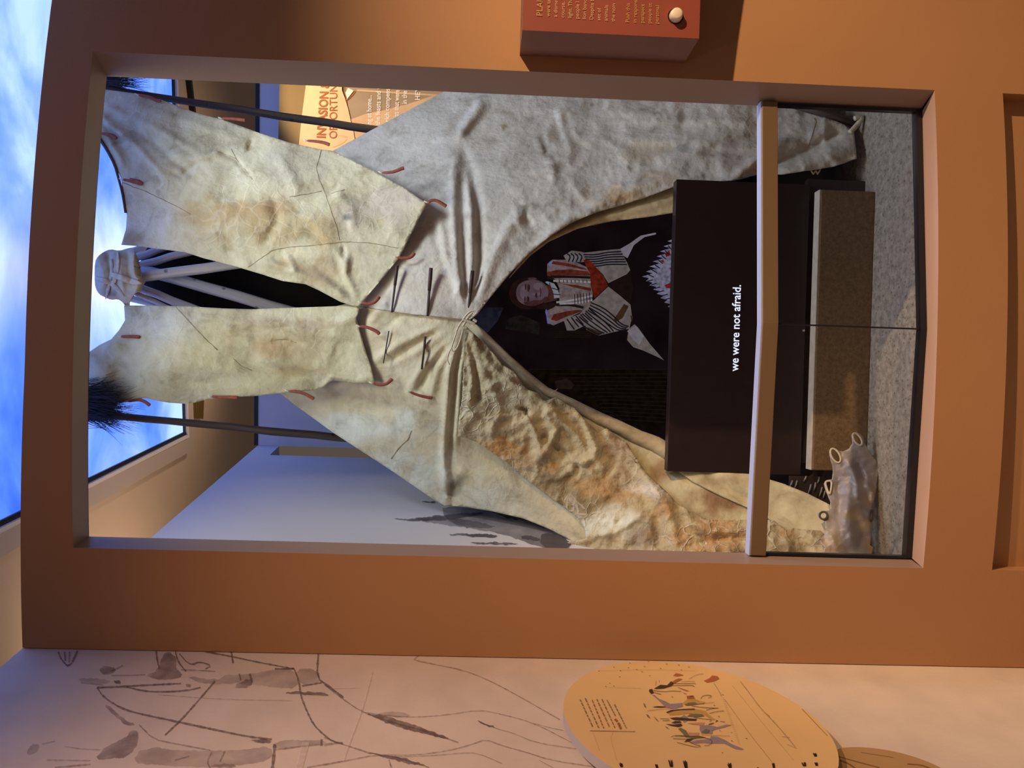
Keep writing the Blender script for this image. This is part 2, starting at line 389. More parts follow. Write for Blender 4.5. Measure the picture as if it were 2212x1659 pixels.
def flat_polys(name, items, proj, m, parent):
    """printed shapes (pixel outlines), each a flat piece of its own"""
    for pl in items:
        pl = np.array(pl, float); n = len(pl)
        r = delaunay_2d_cdt([Vector(q) for q in pl], [(i, (i+1) % n) for i in range(n)], [], 1, 1e-6)
        o = obj(name, proj(np.array([(q.x, q.y) for q in r[0]])), [tuple(f) for f in r[2]], m, parent)
    return o
def stroke(pl, w, smooth=1, jag=0.0):
    """pixel ribbon around a polyline, width w or (w0,w1)"""
    P = np.array(pl, float)
    if smooth and len(P) > 2: P = smooth_poly(P, smooth, False)
    P = resample(P, 6, False) if jag else P
    k = np.r_[True, np.linalg.norm(np.diff(P, axis=0), axis=1) > 1e-6]; P = P[k]
    T = np.gradient(P, axis=0); T /= np.linalg.norm(T, axis=1)[:, None]+1e-9; nn = np.c_[-T[:, 1], T[:, 0]]
    w = np.linspace(w[0], w[1], len(P)) if isinstance(w, tuple) else np.full(len(P), w)
    w = w*(1.25 if jag else 1)*(1+jag*rng.uniform(-1, 1, len(P))); return np.vstack([P+nn*w[:, None]/2, (P-nn*w[:, None]/2)[::-1]])
def ribbons(name, strokes, proj, m, parent):
    """brush and pencil strokes; many small ones stay one printed piece"""
    V = []; Fc = []
    for s in strokes:
        n = len(s)//2; off = len(V); V.extend(proj(s))
        for i in range(n-1): Fc.append((off+i, off+i+1, off+2*n-2-i, off+2*n-1-i))
        if len(strokes) <= 24: o = obj(name, V, Fc, m, parent); V = []; Fc = []
    if V: o = obj(name, V, Fc, m, parent); o['kind'] = 'stuff'
    return o

# ================================================================== THE ROOM
FZ = -.15
struct(box('floor', (-4, 4.5, -2.5, 7, FZ-.1, FZ), 'floor'))
struct(box('ceiling', (-4, 4.5, -2.5, 8, 3.71, 3.81), 'soffit'))
# left wall with the mural, its recess near the far corner
TOPZ = 2.969
def wall_pt(s, off, z): p = WA+wd*s+wn*off; return (p[0], p[1], z)
SL = np.linalg.norm(WB-WA); s0n, s1n = SL-.205, SL-.004; zn = 2.84
def wall_hex(sa, sb, oa, ob, z0, z1):
    return [wall_pt(sa, oa, z0), wall_pt(sb, oa, z0), wall_pt(sb, ob, z0), wall_pt(sa, ob, z0),
            wall_pt(sa, oa, z1), wall_pt(sb, oa, z1), wall_pt(sb, ob, z1), wall_pt(sa, ob, z1)]
wall_left = struct(empty('wall_left', (0, 0, 0)))
hexa('wall_panel', wall_hex(-3.2, s0n, -.16, 0, FZ, TOPZ), 'wall_white', wall_left)
hexa('wall_panel', wall_hex(s0n, s1n, -.16, 0, zn, TOPZ), 'wall_white', wall_left)
hexa('recess_back', wall_hex(s0n, s1n, -.16, -.09, FZ, zn), 'wall_white', wall_left)
hexa('recess_lining', wall_hex(s0n+.06, s0n+.068, -.09, -.084, FZ, zn-.03), 'trim_grey', wall_left)
M['mural_paper'] = mat('mural_paper', (.66, .55, .46), .75, .07, 7, .06, 90)
hexa('mural_paper', wall_hex(-3.2, .03, .0, .0008, FZ, TOPZ), 'mural_paper', wall_left)
# back wall
BW0 = np.array([WB[0], WB[1]]); BW1 = np.array([1.465, 4.542]); bd = (BW1-BW0)/np.linalg.norm(BW1-BW0); bn = np.array([bd[1], -bd[0]])
def bw(s, off, z): p = BW0+bd*s+bn*off; return (p[0], p[1], z)
def bw_hex(sa, sb, oa, ob, z0, z1):
    return [bw(sa, oa, z0), bw(sb, oa, z0), bw(sb, ob, z0), bw(sa, ob, z0), bw(sa, oa, z1), bw(sb, oa, z1), bw(sb, ob, z1), bw(sa, ob, z1)]
wall_back = struct(hexa('wall_back', bw_hex(0, 3.6, -.14, 0, FZ, TOPZ), 'wall_white'))
hexa('top_trim', bw_hex(0, 3.6, -.14, .004, TOPZ, TOPZ+.022), 'black', wall_back)

# partition with the window
XL, XR, XE, ZB, ZT = -.527, .955, 2.6, .235, 2.806
PT = lambda x: 2.968-.024*min(1, (x+.841)/.84)
RZ = .018
part = struct(empty('wall_front', (0, 0, 0)))
def grid_face(name, xs, zs, m, yo=0.0, flip=False, skip=None):
    V = []; idx = {}; Fc = []
    for i, x in enumerate(xs):
        for j, z in enumerate(zs):
            idx[i, j] = len(V); zz = PT(x) if z == 'top' else z; V.append((x, yf(x)+yo, zz))
    for i in range(len(xs)-1):
        for j in range(len(zs)-1):
            if skip and skip((xs[i]+xs[i+1])/2, j): continue
            f = (idx[i, j], idx[i+1, j], idx[i+1, j+1], idx[i, j+1]); Fc.append(f[::-1] if flip else f)
    return V, Fc
xs = [-.841]+list(np.linspace(-.75, XL, 4))+list(np.linspace(XL, XR, 25))[1:]+list(np.linspace(XR, XE, 14))[1:]
inw = lambda x: XL < x < XR
V, Fc = grid_face('f', xs, [FZ, RZ, ZB, ZT, 'top'], 'partition', skip=lambda x, j: inw(x) and j in (0, 2))
V2, F2 = grid_face('b', xs, [FZ, RZ, ZB, ZT, 'top'], 'partition', .092, True, skip=lambda x, j: inw(x) and j == 2)
o = len(V); V += V2; Fc += [tuple(k+o for k in f) for f in F2]
nz = 5
for i in range(len(xs)-1): Fc.append((i*nz+4, (i+1)*nz+4, o+(i+1)*nz+4, o+i*nz+4))           # top
for j in range(4): Fc.append((j, j+1, o+j+1, o+j))                                            # near end
obj('partition_face', V, Fc, 'partition', part)
# recessed lower panel
xr = list(np.linspace(XL, XR, 25)); V = []; Fc = []
for x in xr: V += [(x, yf(x), RZ), (x, yf(x)+.055, RZ), (x, yf(x)+.055, FZ)]
for i in range(24):
    a = i*3; Fc += [(a, a+1, a+4, a+3), (a+1, a+2, a+5, a+4)]
V += [(XL, yf(XL), FZ), (XR, yf(XR), FZ)]; e = 24*3
Fc += [(0, 75, 2, 1), (e, e+1, e+2, 76)]
obj('recessed_panel', V, Fc, 'partition', part)
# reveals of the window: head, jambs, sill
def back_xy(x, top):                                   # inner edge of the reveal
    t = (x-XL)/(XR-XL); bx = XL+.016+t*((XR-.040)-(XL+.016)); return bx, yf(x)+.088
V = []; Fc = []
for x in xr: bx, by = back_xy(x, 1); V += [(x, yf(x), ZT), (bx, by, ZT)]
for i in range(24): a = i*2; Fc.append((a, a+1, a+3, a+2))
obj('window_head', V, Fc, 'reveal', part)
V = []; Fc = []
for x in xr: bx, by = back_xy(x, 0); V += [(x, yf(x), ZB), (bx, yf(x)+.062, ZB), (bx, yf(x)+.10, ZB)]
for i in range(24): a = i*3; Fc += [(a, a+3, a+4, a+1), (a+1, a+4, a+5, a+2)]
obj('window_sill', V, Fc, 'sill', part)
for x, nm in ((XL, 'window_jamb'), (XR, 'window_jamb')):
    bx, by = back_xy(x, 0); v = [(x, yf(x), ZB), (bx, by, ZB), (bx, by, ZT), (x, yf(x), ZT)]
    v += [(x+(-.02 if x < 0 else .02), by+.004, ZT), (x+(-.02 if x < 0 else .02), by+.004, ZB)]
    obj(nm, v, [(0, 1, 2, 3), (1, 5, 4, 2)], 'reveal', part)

# ================================================================== GLASS BALUSTRADE
rail = empty('glass_balustrade', (0, 0, 0), 'low clear glass balustrade with brown metal handrail set in the window opening', 'balustrade')
KX = .212; RP = [(-.512, yf(-.512)+.052), (KX, yf(KX)+.042), (.918, yf(.918)+.058)]
RTZ, RHZ = .757, .050
def bar_pts(z0, z1, o0, o1):
    P = []
    for x, y in RP: P += [(x, y+o0, z0), (x, y+o1, z0), (x, y+o1, z1), (x, y+o0, z1)]
    return P, [(0, 4, 5, 1), (1, 5, 6, 2), (2, 6, 7, 3), (3, 7, 4, 0), (4, 8, 9, 5), (5, 9, 10, 6), (6, 10, 11, 7), (7, 11, 8, 4), (0, 1, 2, 3), (8, 11, 10, 9)]
o = obj('handrail', *bar_pts(RTZ-RHZ, RTZ, 0, .042), 'rail', rail)
md = o.modifiers.new('b', 'BEVEL'); md.width = .0025; md.segments = 2
obj('rail_cap', *bar_pts(RTZ, RTZ+.003, .003, .040), 'rail_cap', rail)['label'] = 'metal cap strip coloured like a sky sheen'
obj('floor_channel', *bar_pts(ZB-.002, ZB+.02, .012, .038), 'channel', rail)
for k in (0, 1):
    (xa, ya), (xb, yb) = RP[k], RP[k+1]; g = .002
    if k == 0: xb -= g
    else: xa += g
    P = [(xa, ya+.018, ZB+.012), (xb, yb+.018, ZB+.012), (xb, yb+.028, ZB+.012), (xa, ya+.028, ZB+.012)]
    P += [(p[0], p[1], RTZ-RHZ+.006) for p in P]; hexa('glass_pane', P, 'glass', rail)
box('pane_joint', (KX-.0022, KX+.0022, RP[1][1]+.0165, RP[1][1]+.0295, ZB+.012, RTZ-RHZ), 'channel', rail)
for k, (x, s) in enumerate(((RP[0][0], 1), (RP[2][0], -1))):
    y = RP[0 if k == 0 else 2][1]; box('edge_gasket', (min(x, x+s*.008), max(x, x+s*.008), y+.012, y+.034, ZB+.02, RTZ-RHZ), 'channel', rail)

# ================================================================== SKY SCREEN IN THE CEILING
sk = empty('sky_screen', (0, 0, 0), 'large luminous ceiling screen showing a blue cloudy sky', 'screen')
K0 = np.array([-.404, 5.38]); e1 = np.array([-.1264, -.992]); e2 = np.array([.987, -.161])
def skp(a, b, z): p = K0+e1*a+e2*b; return (p[0], p[1], z)
LA, LB = 3.3, 2.9
obj('display', [skp(0, 0, 3.675), skp(LA, 0, 3.675), skp(LA, LB, 3.675), skp(0, LB, 3.675)], [(0, 3, 2, 1)], 'sky', sk)
def frame_bar(name, o0, o1, z0, z1, m):
    for (a0, a1, b0, b1) in ((-o1, LA+o1, -o1, -o0), (-o1, LA+o1, LB+o0, LB+o1), (-o1, -o0, -o0, LB+o0), (LA+o0, LA+o1, -o0, LB+o0)):
        P = [skp(a0, b0, z0), skp(a1, b0, z0), skp(a1, b1, z0), skp(a0, b1, z0)]; P += [(p[0], p[1], z1) for p in P]
        hexa(name, P, m, sk)
frame_bar('inner_trim', 0, .025, 3.665, 3.70, 'black')
frame_bar('white_trim', .025, .046, 3.65, 3.70, 'trim_white')
frame_bar('border', .046, .155, 3.658, 3.71, 'trim_grey')
# air grille and track on the ceiling
v0 = PZ(np.array([412, 440, 438, 411]), np.array([862, 858, 905, 903]), 3.69)
gr = empty('air_grille', (0, 0, 0), 'small brown slatted air grille in the ceiling beside the sky screen', 'grille')
P = [tuple(p) for p in v0]; P += [(p[0], p[1], 3.712) for p in v0]; hexa('grille_frame', P, 'tan_print', gr)
for k in range(7):
    t0, t1 = (k+.25)/7, (k+.75)/7; A, B_ = v0[0]+(v0[1]-v0[0])*t0, v0[3]+(v0[2]-v0[3])*t0; C_, D_ = v0[0]+(v0[1]-v0[0])*t1, v0[3]+(v0[2]-v0[3])*t1
    Q = [A, B_, D_, C_]; hexa('slat', [(q[0], q[1], 3.682) for q in Q]+[(q[0], q[1], 3.691) for q in Q], 'olive', gr)
tk = PZ(np.array([414., 424.]), np.array([179., 260.]), 3.675); d = tk[1]-tk[0]; d /= np.linalg.norm(d); nn = np.array([-d[1], d[0], 0])*.016
A, B_ = tk[0]-d*1.2, tk[1]+d*.25
tag(hexa('track_rail', [A-nn, B_-nn, B_+nn, A+nn]+[q+np.array([0, 0, .035]) for q in (A-nn, B_-nn, B_+nn, A+nn)], 'black'),
    'thin black lighting track running across the beige ceiling', 'track')

# raised exhibit deck behind the glass
deck = [(-.72, 2.47), (2.6, 2.90), (2.6, 4.36)] ; deckp = [(-.80, yf(-.80)+.14), (.2, yf(.2)+.14), (2.4, yf(2.4)+.14), (2.4, 4.42), (-.44, 4.68)]
V = [(x, y, -.148) for x, y in deckp]+[(x, y, 0) for x, y in deckp]; n = len(deckp)
obj_deck = struct(obj('floor', V, [tuple(range(n))[::-1], tuple(range(n, 2*n))]+[(i, (i+1) % n, n+(i+1) % n, n+i) for i in range(n)], 'floor'))

# ================================================================== TIPI
tipi = empty('tipi', (0, 0, 0), 'pale hide tipi with open door, smoke flaps and lashed poles', 'tipi')
main_d = tps([(500, 600, 3.66), (775, 662, 3.50), (1000, 690, 3.38), (640, 380, 3.74), (720, 325, 3.78), (945, 205, 3.92), (1000, 300, 3.70), (1000, 450, 3.50),
              (850, 450, 3.58), (1300, 300, 3.58), (1300, 60, 3.9), (1640, 240, 3.42), (1650, -20, 3.7), (1850, 340, 3.24), (1600, 390, 3.28), (1250, 480, 3.38), (1450, 420, 3.34),
              (610, 850, 3.74), (720, 935, 3.70), (960, 1090, 3.58), (960, 900, 3.43), (860, 900, 3.50), (800, 760, 3.47), (1200, 850, 3.36), (1440, 955, 3.36),
              (1150, 1000, 3.40), (1200, 1150, 3.36), (1450, 1180, 3.14), (1450, 1080, 3.20), (1640, 1190, 3.06), (1780, 1190, 3.02), (1690, 1060, 3.20)])
def blobs(base, lst, seed, mott=.12, sc=60):
    """skin colour: base, broad mottling, stains and painted shade (x,y,rx,ry,colour,strength)"""
    base = np.array(base)
    def f(x, y):
        n = fbm(x/sc, y/sc, seed, 5); c = base*(1+(n-.5)[:, None]*2*mott*np.array([.8, 1, 1.3]))
        wob = (fbm(x/35, y/35, seed+3, 4)-.5)*1.6
        for bx, by, rx, ry, cc, st in lst:
            d = np.sqrt(((x-bx)/rx)**2+((y-by)/ry)**2)+wob; k = np.clip(1.25-d, 0, 1); k = (k*k*(3-2*k)*min(1, st*1.25))[:, None]
            c = c*(1-k)+np.array(cc)*k
        return np.clip(c, 0, .9)
    return f
TAN = (.36, .27, .15); BRN = (.26, .165, .08); ORG = (.42, .27, .13); OLV = (.24, .19, .10); WHT = (.66, .66, .60); GRY = (.36, .35, .32)
M['hide_right'] = hide_mat('hide_right', .12, 15, .4)
M['hide_left'] = hide_mat('hide_left', .12, 20, .35)
M['hide_door'] = hide_mat('hide_door', .45, 17, .8)
M['hide_flap'] = hide_mat('hide_flap', .18, 13, .4)
M['hide_plain'] = hide_mat('hide_plain', .1, 20, .2)

# --- right cover
RC = [(590, 395), (720, 325), (830, 266), (945, 205), (1050, 150), (1300, 60), (1650, -10), (1700, 215), (1735, 234), (1822, 268), (1845, 285), (1851, 342), (1800, 360), (1690, 377),
      (1650, 372), (1600, 388), (1470, 398), (1400, 424), (1340, 444), (1290, 458), (1235, 481), (1185, 512), (1145, 545), (1100, 592), (1060, 641), (1030, 680), (1008, 692), (960, 687), (900, 681), (850, 675), (800, 668), (775, 662), (740, 640), (690, 560), (620, 480)]
rc_cr = [([(1006, 684), (986, 560), (978, 450), (980, 330)], .016, 9), ([(1008, 676), (1001, 560), (1000, 440), (1003, 325)], -.018, 9), ([(1014, 676), (1020, 560), (1017, 450), (1005, 370)], .016, 9),
         ([(1020, 664), (1036, 560), (1034, 450), (1016, 360), (1000, 318)], -.022, 11), ([(1022, 672), (1058, 572), (1092, 500), (1140, 440)], .016, 14), ([(1003, 684), (965, 560), (945, 440)], .010, 10),
         ([(1004, 684), (955, 560), (930, 470)], -.008, 9), ([(985, 300), (1045, 212)], .028, 14), ([(1000, 300), (1080, 225)], -.010, 12), ([(975, 292), (1030, 210)], -.012, 8),
         ([(1150, 530), (1230, 470), (1300, 438), (1390, 402), (1470, 372)], .022, 14), ([(1130, 540), (1210, 470), (1290, 425)], -.008, 12), ([(1112, 440), (1120, 480), (1135, 500)], .008, 7), ([(1140, 440), (1137, 470), (1150, 490)], -.012, 6),
         ([(1155, 300), (1190, 350), (1200, 400)], .010, 9), ([(1172, 290), (1182, 340)], -.010, 6), ([(1230, 380), (1260, 430), (1300, 440)], .008, 8), ([(1500, 340), (1560, 310), (1650, 290)], -.006, 9),
         ([(1290, 430), (1350, 395), (1440, 350), (1560, 300)], .012, 16), ([(1580, 385), (1650, 335), (1700, 300)], .018, 12), ([(1600, 390), (1660, 358), (1760, 318), (1838, 274)], -.030, 13), ([(1690, 372), (1780, 345), (1845, 320)], .016, 14),
         ([(1320, 240), (1420, 262), (1540, 255), (1640, 265)], .008, 11), ([(1310, 300), (1400, 320), (1520, 318), (1620, 340)], -.009, 12), ([(1210, 230), (1215, 280), (1240, 330)], .010, 8), ([(820, 290), (880, 330), (960, 300)], -.006, 25),
         ([(985, 640), (1000, 600)], .01, 6)]
def rc_d(x, y):
    r = relief(x, y, rc_cr); wr = ridged(x/70+fbm(x/90, y/90, 4)*1.5, y/55, 11)-.4; sm = fbm(x/26, y/26, 5, 4)-.5
    k = np.clip((x-1040)/160, .12, 1); return main_d(x, y)-.008-1.15*r-.020*wr*k-.016*sm*k-.030*(fbm(x/150, y/150, 9, 2)-.5)
col_r = blobs((.56, .54, .48), [(1000, 400, 110, 90, (.50, .49, .45), .6), (850, 600, 120, 70, (.60, .56, .46), .7), (1090, 275, 10, 10, OLV, .8), (1195, 290, 12, 18, (.32, .27, .2), .7), (1240, 215, 20, 60, GRY, .4), (1390, 330, 60, 30, (.55, .47, .33), .5),
                                     (1340, 425, 70, 26, (.60, .45, .27), .7), (1585, 330, 28, 40, (.30, .26, .22), .55), (1475, 320, 14, 10, GRY, .7), (1470, 255, 7, 14, (.28, .25, .2), .8), (1610, 295, 30, 6, GRY, .6), (1710, 250, 7, 5, BRN, .9), (1420, 385, 45, 20, (.50, .42, .3), .5)], 21, .10, 45)
cover_r = sheet('cover', RC, 5.5, rc_d, 'hide_right', tipi, .005, col=col_r); cover_r['label'] = 'bluish white wrinkled hide right of the door'

# --- left cover
LC = [(560, 700), (590, 838), (640, 877), (720, 935), (840, 1013), (935, 1078), (960, 1092), (1010, 1096), (1065, 1105), (1130, 1120), (1185, 1142), (1235, 1168), (1300, 1205), (1500, 1212), (1660, 1214), (1745, 1212), (1760, 1140), (1780, 1092), (1690, 1050),
      (1640, 1038), (1450, 1005), (1438, 972), (1380, 946), (1290, 902), (1180, 846), (1100, 776), (1030, 702), (1003, 692), (960, 672), (880, 660), (775, 650)]
lc_cr = [([(1003, 702), (972, 800), (961, 950), (957, 1060)], .026, 8), ([(1004, 712), (984, 800), (975, 900), (970, 1010)], -.026, 8), ([(1004, 716), (994, 800), (988, 900), (980, 980)], .020, 7), ([(962, 1065), (985, 1030), (1010, 1015)], .012, 12),
         ([(978, 1040), (970, 1075)], -.035, 14), ([(965, 1010), (966, 1088)], .022, 8), ([(795, 790), (870, 738), (960, 702)], .016, 9), ([(826, 792), (900, 742), (950, 712)], -.014, 9), ([(806, 800), (880, 770), (985, 705)], .010, 10),
         ([(880, 852), (905, 805), (965, 742), (995, 708)], .014, 9), ([(900, 850), (925, 800), (975, 735)], -.014, 8), ([(790, 705), (820, 675), (870, 668)], .010, 8), ([(800, 730), (850, 695), (870, 672)], -.010, 7), ([(925, 870), (945, 800), (985, 730)], .012, 8),
         ([(610, 850), (740, 900), (860, 985), (950, 1060)], .010, 22), ([(700, 838), (800, 875), (880, 890)], -.020, 16), ([(1020, 1000), (1100, 1050), (1200, 1110)], .010, 20)]
def lc_d(x, y):
    r = relief(x, y, lc_cr); sm = fbm(x/30, y/30, 15, 4)-.5
    return main_d(x, y)+.004-r-.008*sm-.022*(fbm(x/140, y/140, 19, 2)-.5)
col_l = blobs((.57, .53, .37), [(760, 930, 200, 42, (.60, .64, .56), .8), (900, 1020, 110, 55, (.60, .65, .57), .85), (1080, 1085, 120, 40, (.58, .62, .54), .8), (760, 855, 90, 25, (.40, .34, .24), .7), (880, 740, 110, 60, (.62, .55, .38), .6), (1150, 1080, 90, 40, (.50, .45, .32), .6),
                                     (985, 1055, 16, 26, (.25, .23, .16), .6), (820, 960, 60, 20, (.5, .46, .3), .5), (1560, 1080, 120, 40, (.33, .22, .13), .9), (1430, 1020, 60, 40, (.36, .25, .15), .8), (1720, 1100, 60, 40, (.5, .47, .33), .6)], 31, .09, 35)  # brown inner cover and dark corner pocket are painted shade
cover_l = sheet('cover', LC, 5.5, lc_d, 'hide_left', tipi, .005, col=col_l); cover_l['label'] = 'cream hide left of the door, gathered at the knot'

# --- wrinkled door skin pulled aside to the left
DC = [(1006, 704), (1050, 745), (1085, 788), (1110, 803), (1140, 842), (1165, 850), (1178, 866), (1200, 858), (1222, 872), (1240, 880), (1262, 905), (1292, 934), (1310, 925), (1355, 958), (1372, 985), (1395, 1020), (1405, 1030), (1440, 1062), (1460, 1084), (1490, 1106), (1530, 1122), (1580, 1124),
      (1640, 1121), (1672, 1124), (1700, 1147), (1712, 1141), (1735, 1144), (1772, 1146), (1800, 1172), (1800, 1212), (1500, 1213), (1215, 1206), (1214, 1178), (1240, 1168), (1266, 1163), (1263, 1140), (1246, 1116), (1225, 1100), (1180, 1068), (1130, 1030), (1095, 1000), (1060, 975), (1030, 955), (1005, 945), (988, 944), (990, 915), (998, 860), (1001, 800), (1003, 750)]
dc_cr = [([(1008, 710), (1060, 790), (1110, 830), (1170, 862), (1205, 905)], .016, 8), ([(1010, 720), (1045, 800), (1080, 880), (1060, 940)], .012, 9), ([(1012, 730), (1020, 820), (1010, 900)], .014, 7), ([(1010, 725), (1030, 810), (1035, 880)], -.014, 7),
         ([(1190, 860), (1192, 880), (1215, 912), (1245, 938), (1262, 962)], .026, 8), ([(1176, 868), (1185, 900), (1200, 930), (1165, 1000)], .022, 8), ([(1135, 888), (1142, 905), (1160, 940), (1168, 985), (1150, 1002)], .022, 7), ([(1120, 880), (1136, 885), (1139, 900)], -.030, 5),
         ([(1165, 940), (1200, 965), (1225, 990)], -.024, 8), ([(1225, 990), (1260, 1000), (1280, 990), (1286, 970), (1265, 915), (1240, 890)], .026, 9), ([(1040, 930), (1090, 930), (1140, 905)], .010, 9), ([(1250, 1000), (1240, 1030), (1222, 1025)], -.018, 8),
         ([(1235, 1000), (1240, 1040), (1260, 1020)], .016, 7), ([(1300, 930), (1295, 960), (1290, 1010), (1320, 1020), (1350, 975)], .014, 10), ([(1270, 905), (1300, 945), (1330, 1000), (1295, 1040)], -.020, 9), ([(1355, 960), (1375, 1000), (1400, 1040), (1450, 1090)], .022, 12),
         ([(1400, 1045), (1440, 1090), (1455, 1150), (1465, 1200)], .020, 12), ([(1370, 1050), (1410, 1110), (1430, 1190)], -.016, 12), ([(1250, 1160), (1330, 1150), (1400, 1100)], .016, 9), ([(1270, 1120), (1340, 1060), (1400, 1040)], -.012, 12), ([(1480, 1130), (1560, 1150), (1640, 1140)], .014, 10),
         ([(1500, 1180), (1580, 1160), (1640, 1180)], -.016, 10), ([(1480, 1200), (1540, 1180), (1600, 1195)], .014, 9), ([(1690, 1150), (1705, 1180), (1700, 1208)], .016, 7), ([(1720, 1160), (1750, 1190)], -.012, 8)]
def dc_d(x, y):
    r = relief(x, y, dc_cr); wx = (fbm(x/60, y/60, 41)-.5)*60
    wr = ridged((x+wx)/58, (y-wx)/44, 43, 3)-.45; sm = fbm(x/20, y/20, 45, 4)-.5
    return main_d(x, y)-.034-1.15*r-.026*wr-.018*sm
col_d = blobs((.46, .40, .26), [(1080, 965, 60, 22, (.42, .24, .09), .85), (1130, 1000, 40, 25, ORG, .6), (1190, 1040, 60, 40, OLV, .9), (1170, 990, 40, 30, TAN, .5), (1250, 1085, 60, 40, OLV, .9), (1195, 1010, 26, 14, ORG, .8), (1290, 1050, 50, 30, (.42, .28, .13), .8), (1360, 1065, 50, 18, ORG, .7),
                                      (1330, 970, 40, 26, (.36, .28, .19), .8), (1350, 1020, 34, 34, (.33, .25, .15), .7), (1320, 1130, 70, 30, (.60, .62, .52), .9), (1435, 1105, 26, 26, ORG, .8), (1400, 1160, 40, 26, (.28, .24, .18), .8), (1420, 1060, 60, 20, (.60, .56, .48), .7), (1550, 1160, 110, 46, (.44, .29, .14), .95),
                                      (1510, 1155, 16, 9, (.12, .07, .04), .9), (1600, 1195, 50, 10, (.2, .13, .07), .8), (1490, 1200, 30, 14, (.42, .24, .08), .8), (1700, 1190, 40, 20, (.30, .22, .12), .7), (1690, 1150, 30, 18, ORG, .6), (1100, 860, 60, 40, (.55, .5, .36), .6), (1060, 900, 40, 40, (.36, .30, .19), .6)], 51, .14, 26)
door = sheet('door_skin', DC, 4.5, dc_d, 'hide_door', tipi, .006, col=col_d); door['label'] = 'stained crinkled door skin folded back beside the opening'
# lower cream fold beside the console
FD = [(1440, 952), (1520, 985), (1640, 1029), (1690, 1044), (1745, 1066), (1792, 1090), (1804, 1150), (1745, 1162), (1700, 1146), (1640, 1106), (1560, 1072), (1500, 1042), (1438, 998)]
fold = sheet('door_fold', FD, 5, lambda x, y: main_d(x, y)-.014-relief(x, y, [([(1450, 975), (1560, 1030), (1660, 1072), (1780, 1120)], .018, 18), ([(1500, 1000), (1580, 1060), (1640, 1095)], -.012, 10)])-.008*(fbm(x/30, y/30, 3)-.5), 'hide_plain', tipi, .006,
             col=blobs((.60, .55, .38), [(1560, 1040, 60, 14, (.38, .31, .2), .6)], 61, .08, 30))
# rolled hem along the left of the door
hp = np.array([(1010, 692), (1034, 712), (1060, 738), (1100, 778), (1140, 815), (1180, 848), (1235, 875), (1290, 904), (1335, 925), (1380, 948), (1415, 962), (1448, 982)], float); hp = resample(hp, 8, False)
hr = np.interp(hp[:, 0], [1010, 1050, 1150, 1300, 1450], [.006, .012, .018, .028, .040])*(1+.10*(fbm(hp[:, 0]/40, hp[:, 0]*0, 2)-.5))
hem = tube('door_hem', PY(hp[:, 0], hp[:, 1]-2, main_d(hp[:, 0], hp[:, 1])+.012), hr, 'hide_plain', tipi, 14)
def setcol(o, c):
    a = o.data.color_attributes.new('Col', 'FLOAT_COLOR', 'POINT'); n = len(o.data.vertices); cc = np.array(c)*np.ones((n, 3))*rng.uniform(.9, 1.1, (n, 1))
    a.data.foreach_set('color', np.c_[cc, np.ones(n)].astype(np.float32).ravel())
setcol(hem, (.48, .40, .27))
# turned-in lining right of the door
RL = [(1100, 600), (1145, 552), (1185, 522), (1250, 493), (1320, 478), (1400, 468), (1475, 456), (1475, 388), (1400, 418), (1290, 452), (1235, 475), (1185, 506), (1140, 540)]
rl = sheet('door_lining', RL, 5, lambda x, y: main_d(x, y)+.030+.012*(fbm(x/40, y/25, 71)-.5)-relief(x, y, [([(1180, 515), (1300, 470), (1470, 430)], .014, 9)]), 'hide_plain', tipi, .005, col=blobs((.56, .44, .25), [(1280, 470, 60, 20, (.36, .25, .13), .5)], 73, .1, 40))

# --- smoke flaps
fr_d0 = tps([(190, 180, 3.60), (225, 300, 3.56), (265, 520, 3.62), (500, 580, 3.55), (770, 655, 3.445), (920, 440, 3.44), (720, 325, 3.60), (500, 270, 3.62), (550, 420, 3.49), (350, 380, 3.52), (870, 550, 3.44)])
FR = [(176, 178), (225, 193), (300, 203), (350, 216), (430, 246), (480, 258), (560, 287), (625, 308), (690, 322), (720, 326), (800, 365), (870, 404), (922, 439), (905, 470), (880, 520), (862, 556), (820, 608), (778, 658), (772, 662), (760, 660), (735, 652), (690, 628), (660, 614), (610, 607), (570, 594), (500, 573), (440, 558), (400, 545), (330, 536), (290, 531), (262, 529), (272, 495), (274, 465),
      (266, 430), (262, 386), (246, 352), (232, 326), (215, 300), (176, 268)]
fr_cr = [([(200, 215), (330, 270), (470, 350)], .012, 9), ([(200, 230), (320, 300), (430, 390)], -.010, 8), ([(205, 240), (300, 320), (370, 400)], .012, 8), ([(210, 255), (290, 350)], -.010, 7), ([(215, 265), (275, 370)], .010, 7), ([(240, 215), (400, 260), (540, 310)], .008, 10), ([(230, 225), (380, 290), (500, 370)], -.007, 8),
         ([(340, 330), (420, 345), (480, 330)], .008, 8), ([(365, 370), (390, 380), (430, 350)], -.010, 6), ([(545, 300), (535, 330)], -.010, 5), ([(470, 325), (510, 345), (545, 385)], -.012, 4), ([(770, 655), (700, 610), (600, 575), (540, 560)], .012, 9), ([(768, 652), (720, 600), (650, 555), (600, 540)], -.010, 9),
         ([(770, 650), (745, 590), (750, 540)], .012, 8), ([(766, 648), (735, 590), (720, 540)], -.008, 8), ([(640, 430), (700, 500), (740, 600)], .006, 20), ([(420, 415), (500, 470), (580, 530)], .012, 22), ([(590, 430), (600, 480), (560, 540)], -.012, 12), ([(720, 410), (760, 450), (760, 500)], .012, 12), ([(735, 400), (715, 415), (700, 395)], -.008, 8),
         ([(600, 330), (640, 400), (650, 430)], .008, 14), ([(800, 400), (810, 460), (830, 520)], -.006, 16), ([(620, 550), (640, 590)], .010, 7), ([(740, 530), (745, 560)], -.012, 5), ([(570, 560), (640, 590), (720, 640)], .008, 8), ([(300, 420), (400, 470), (460, 500)], -.006, 12)]
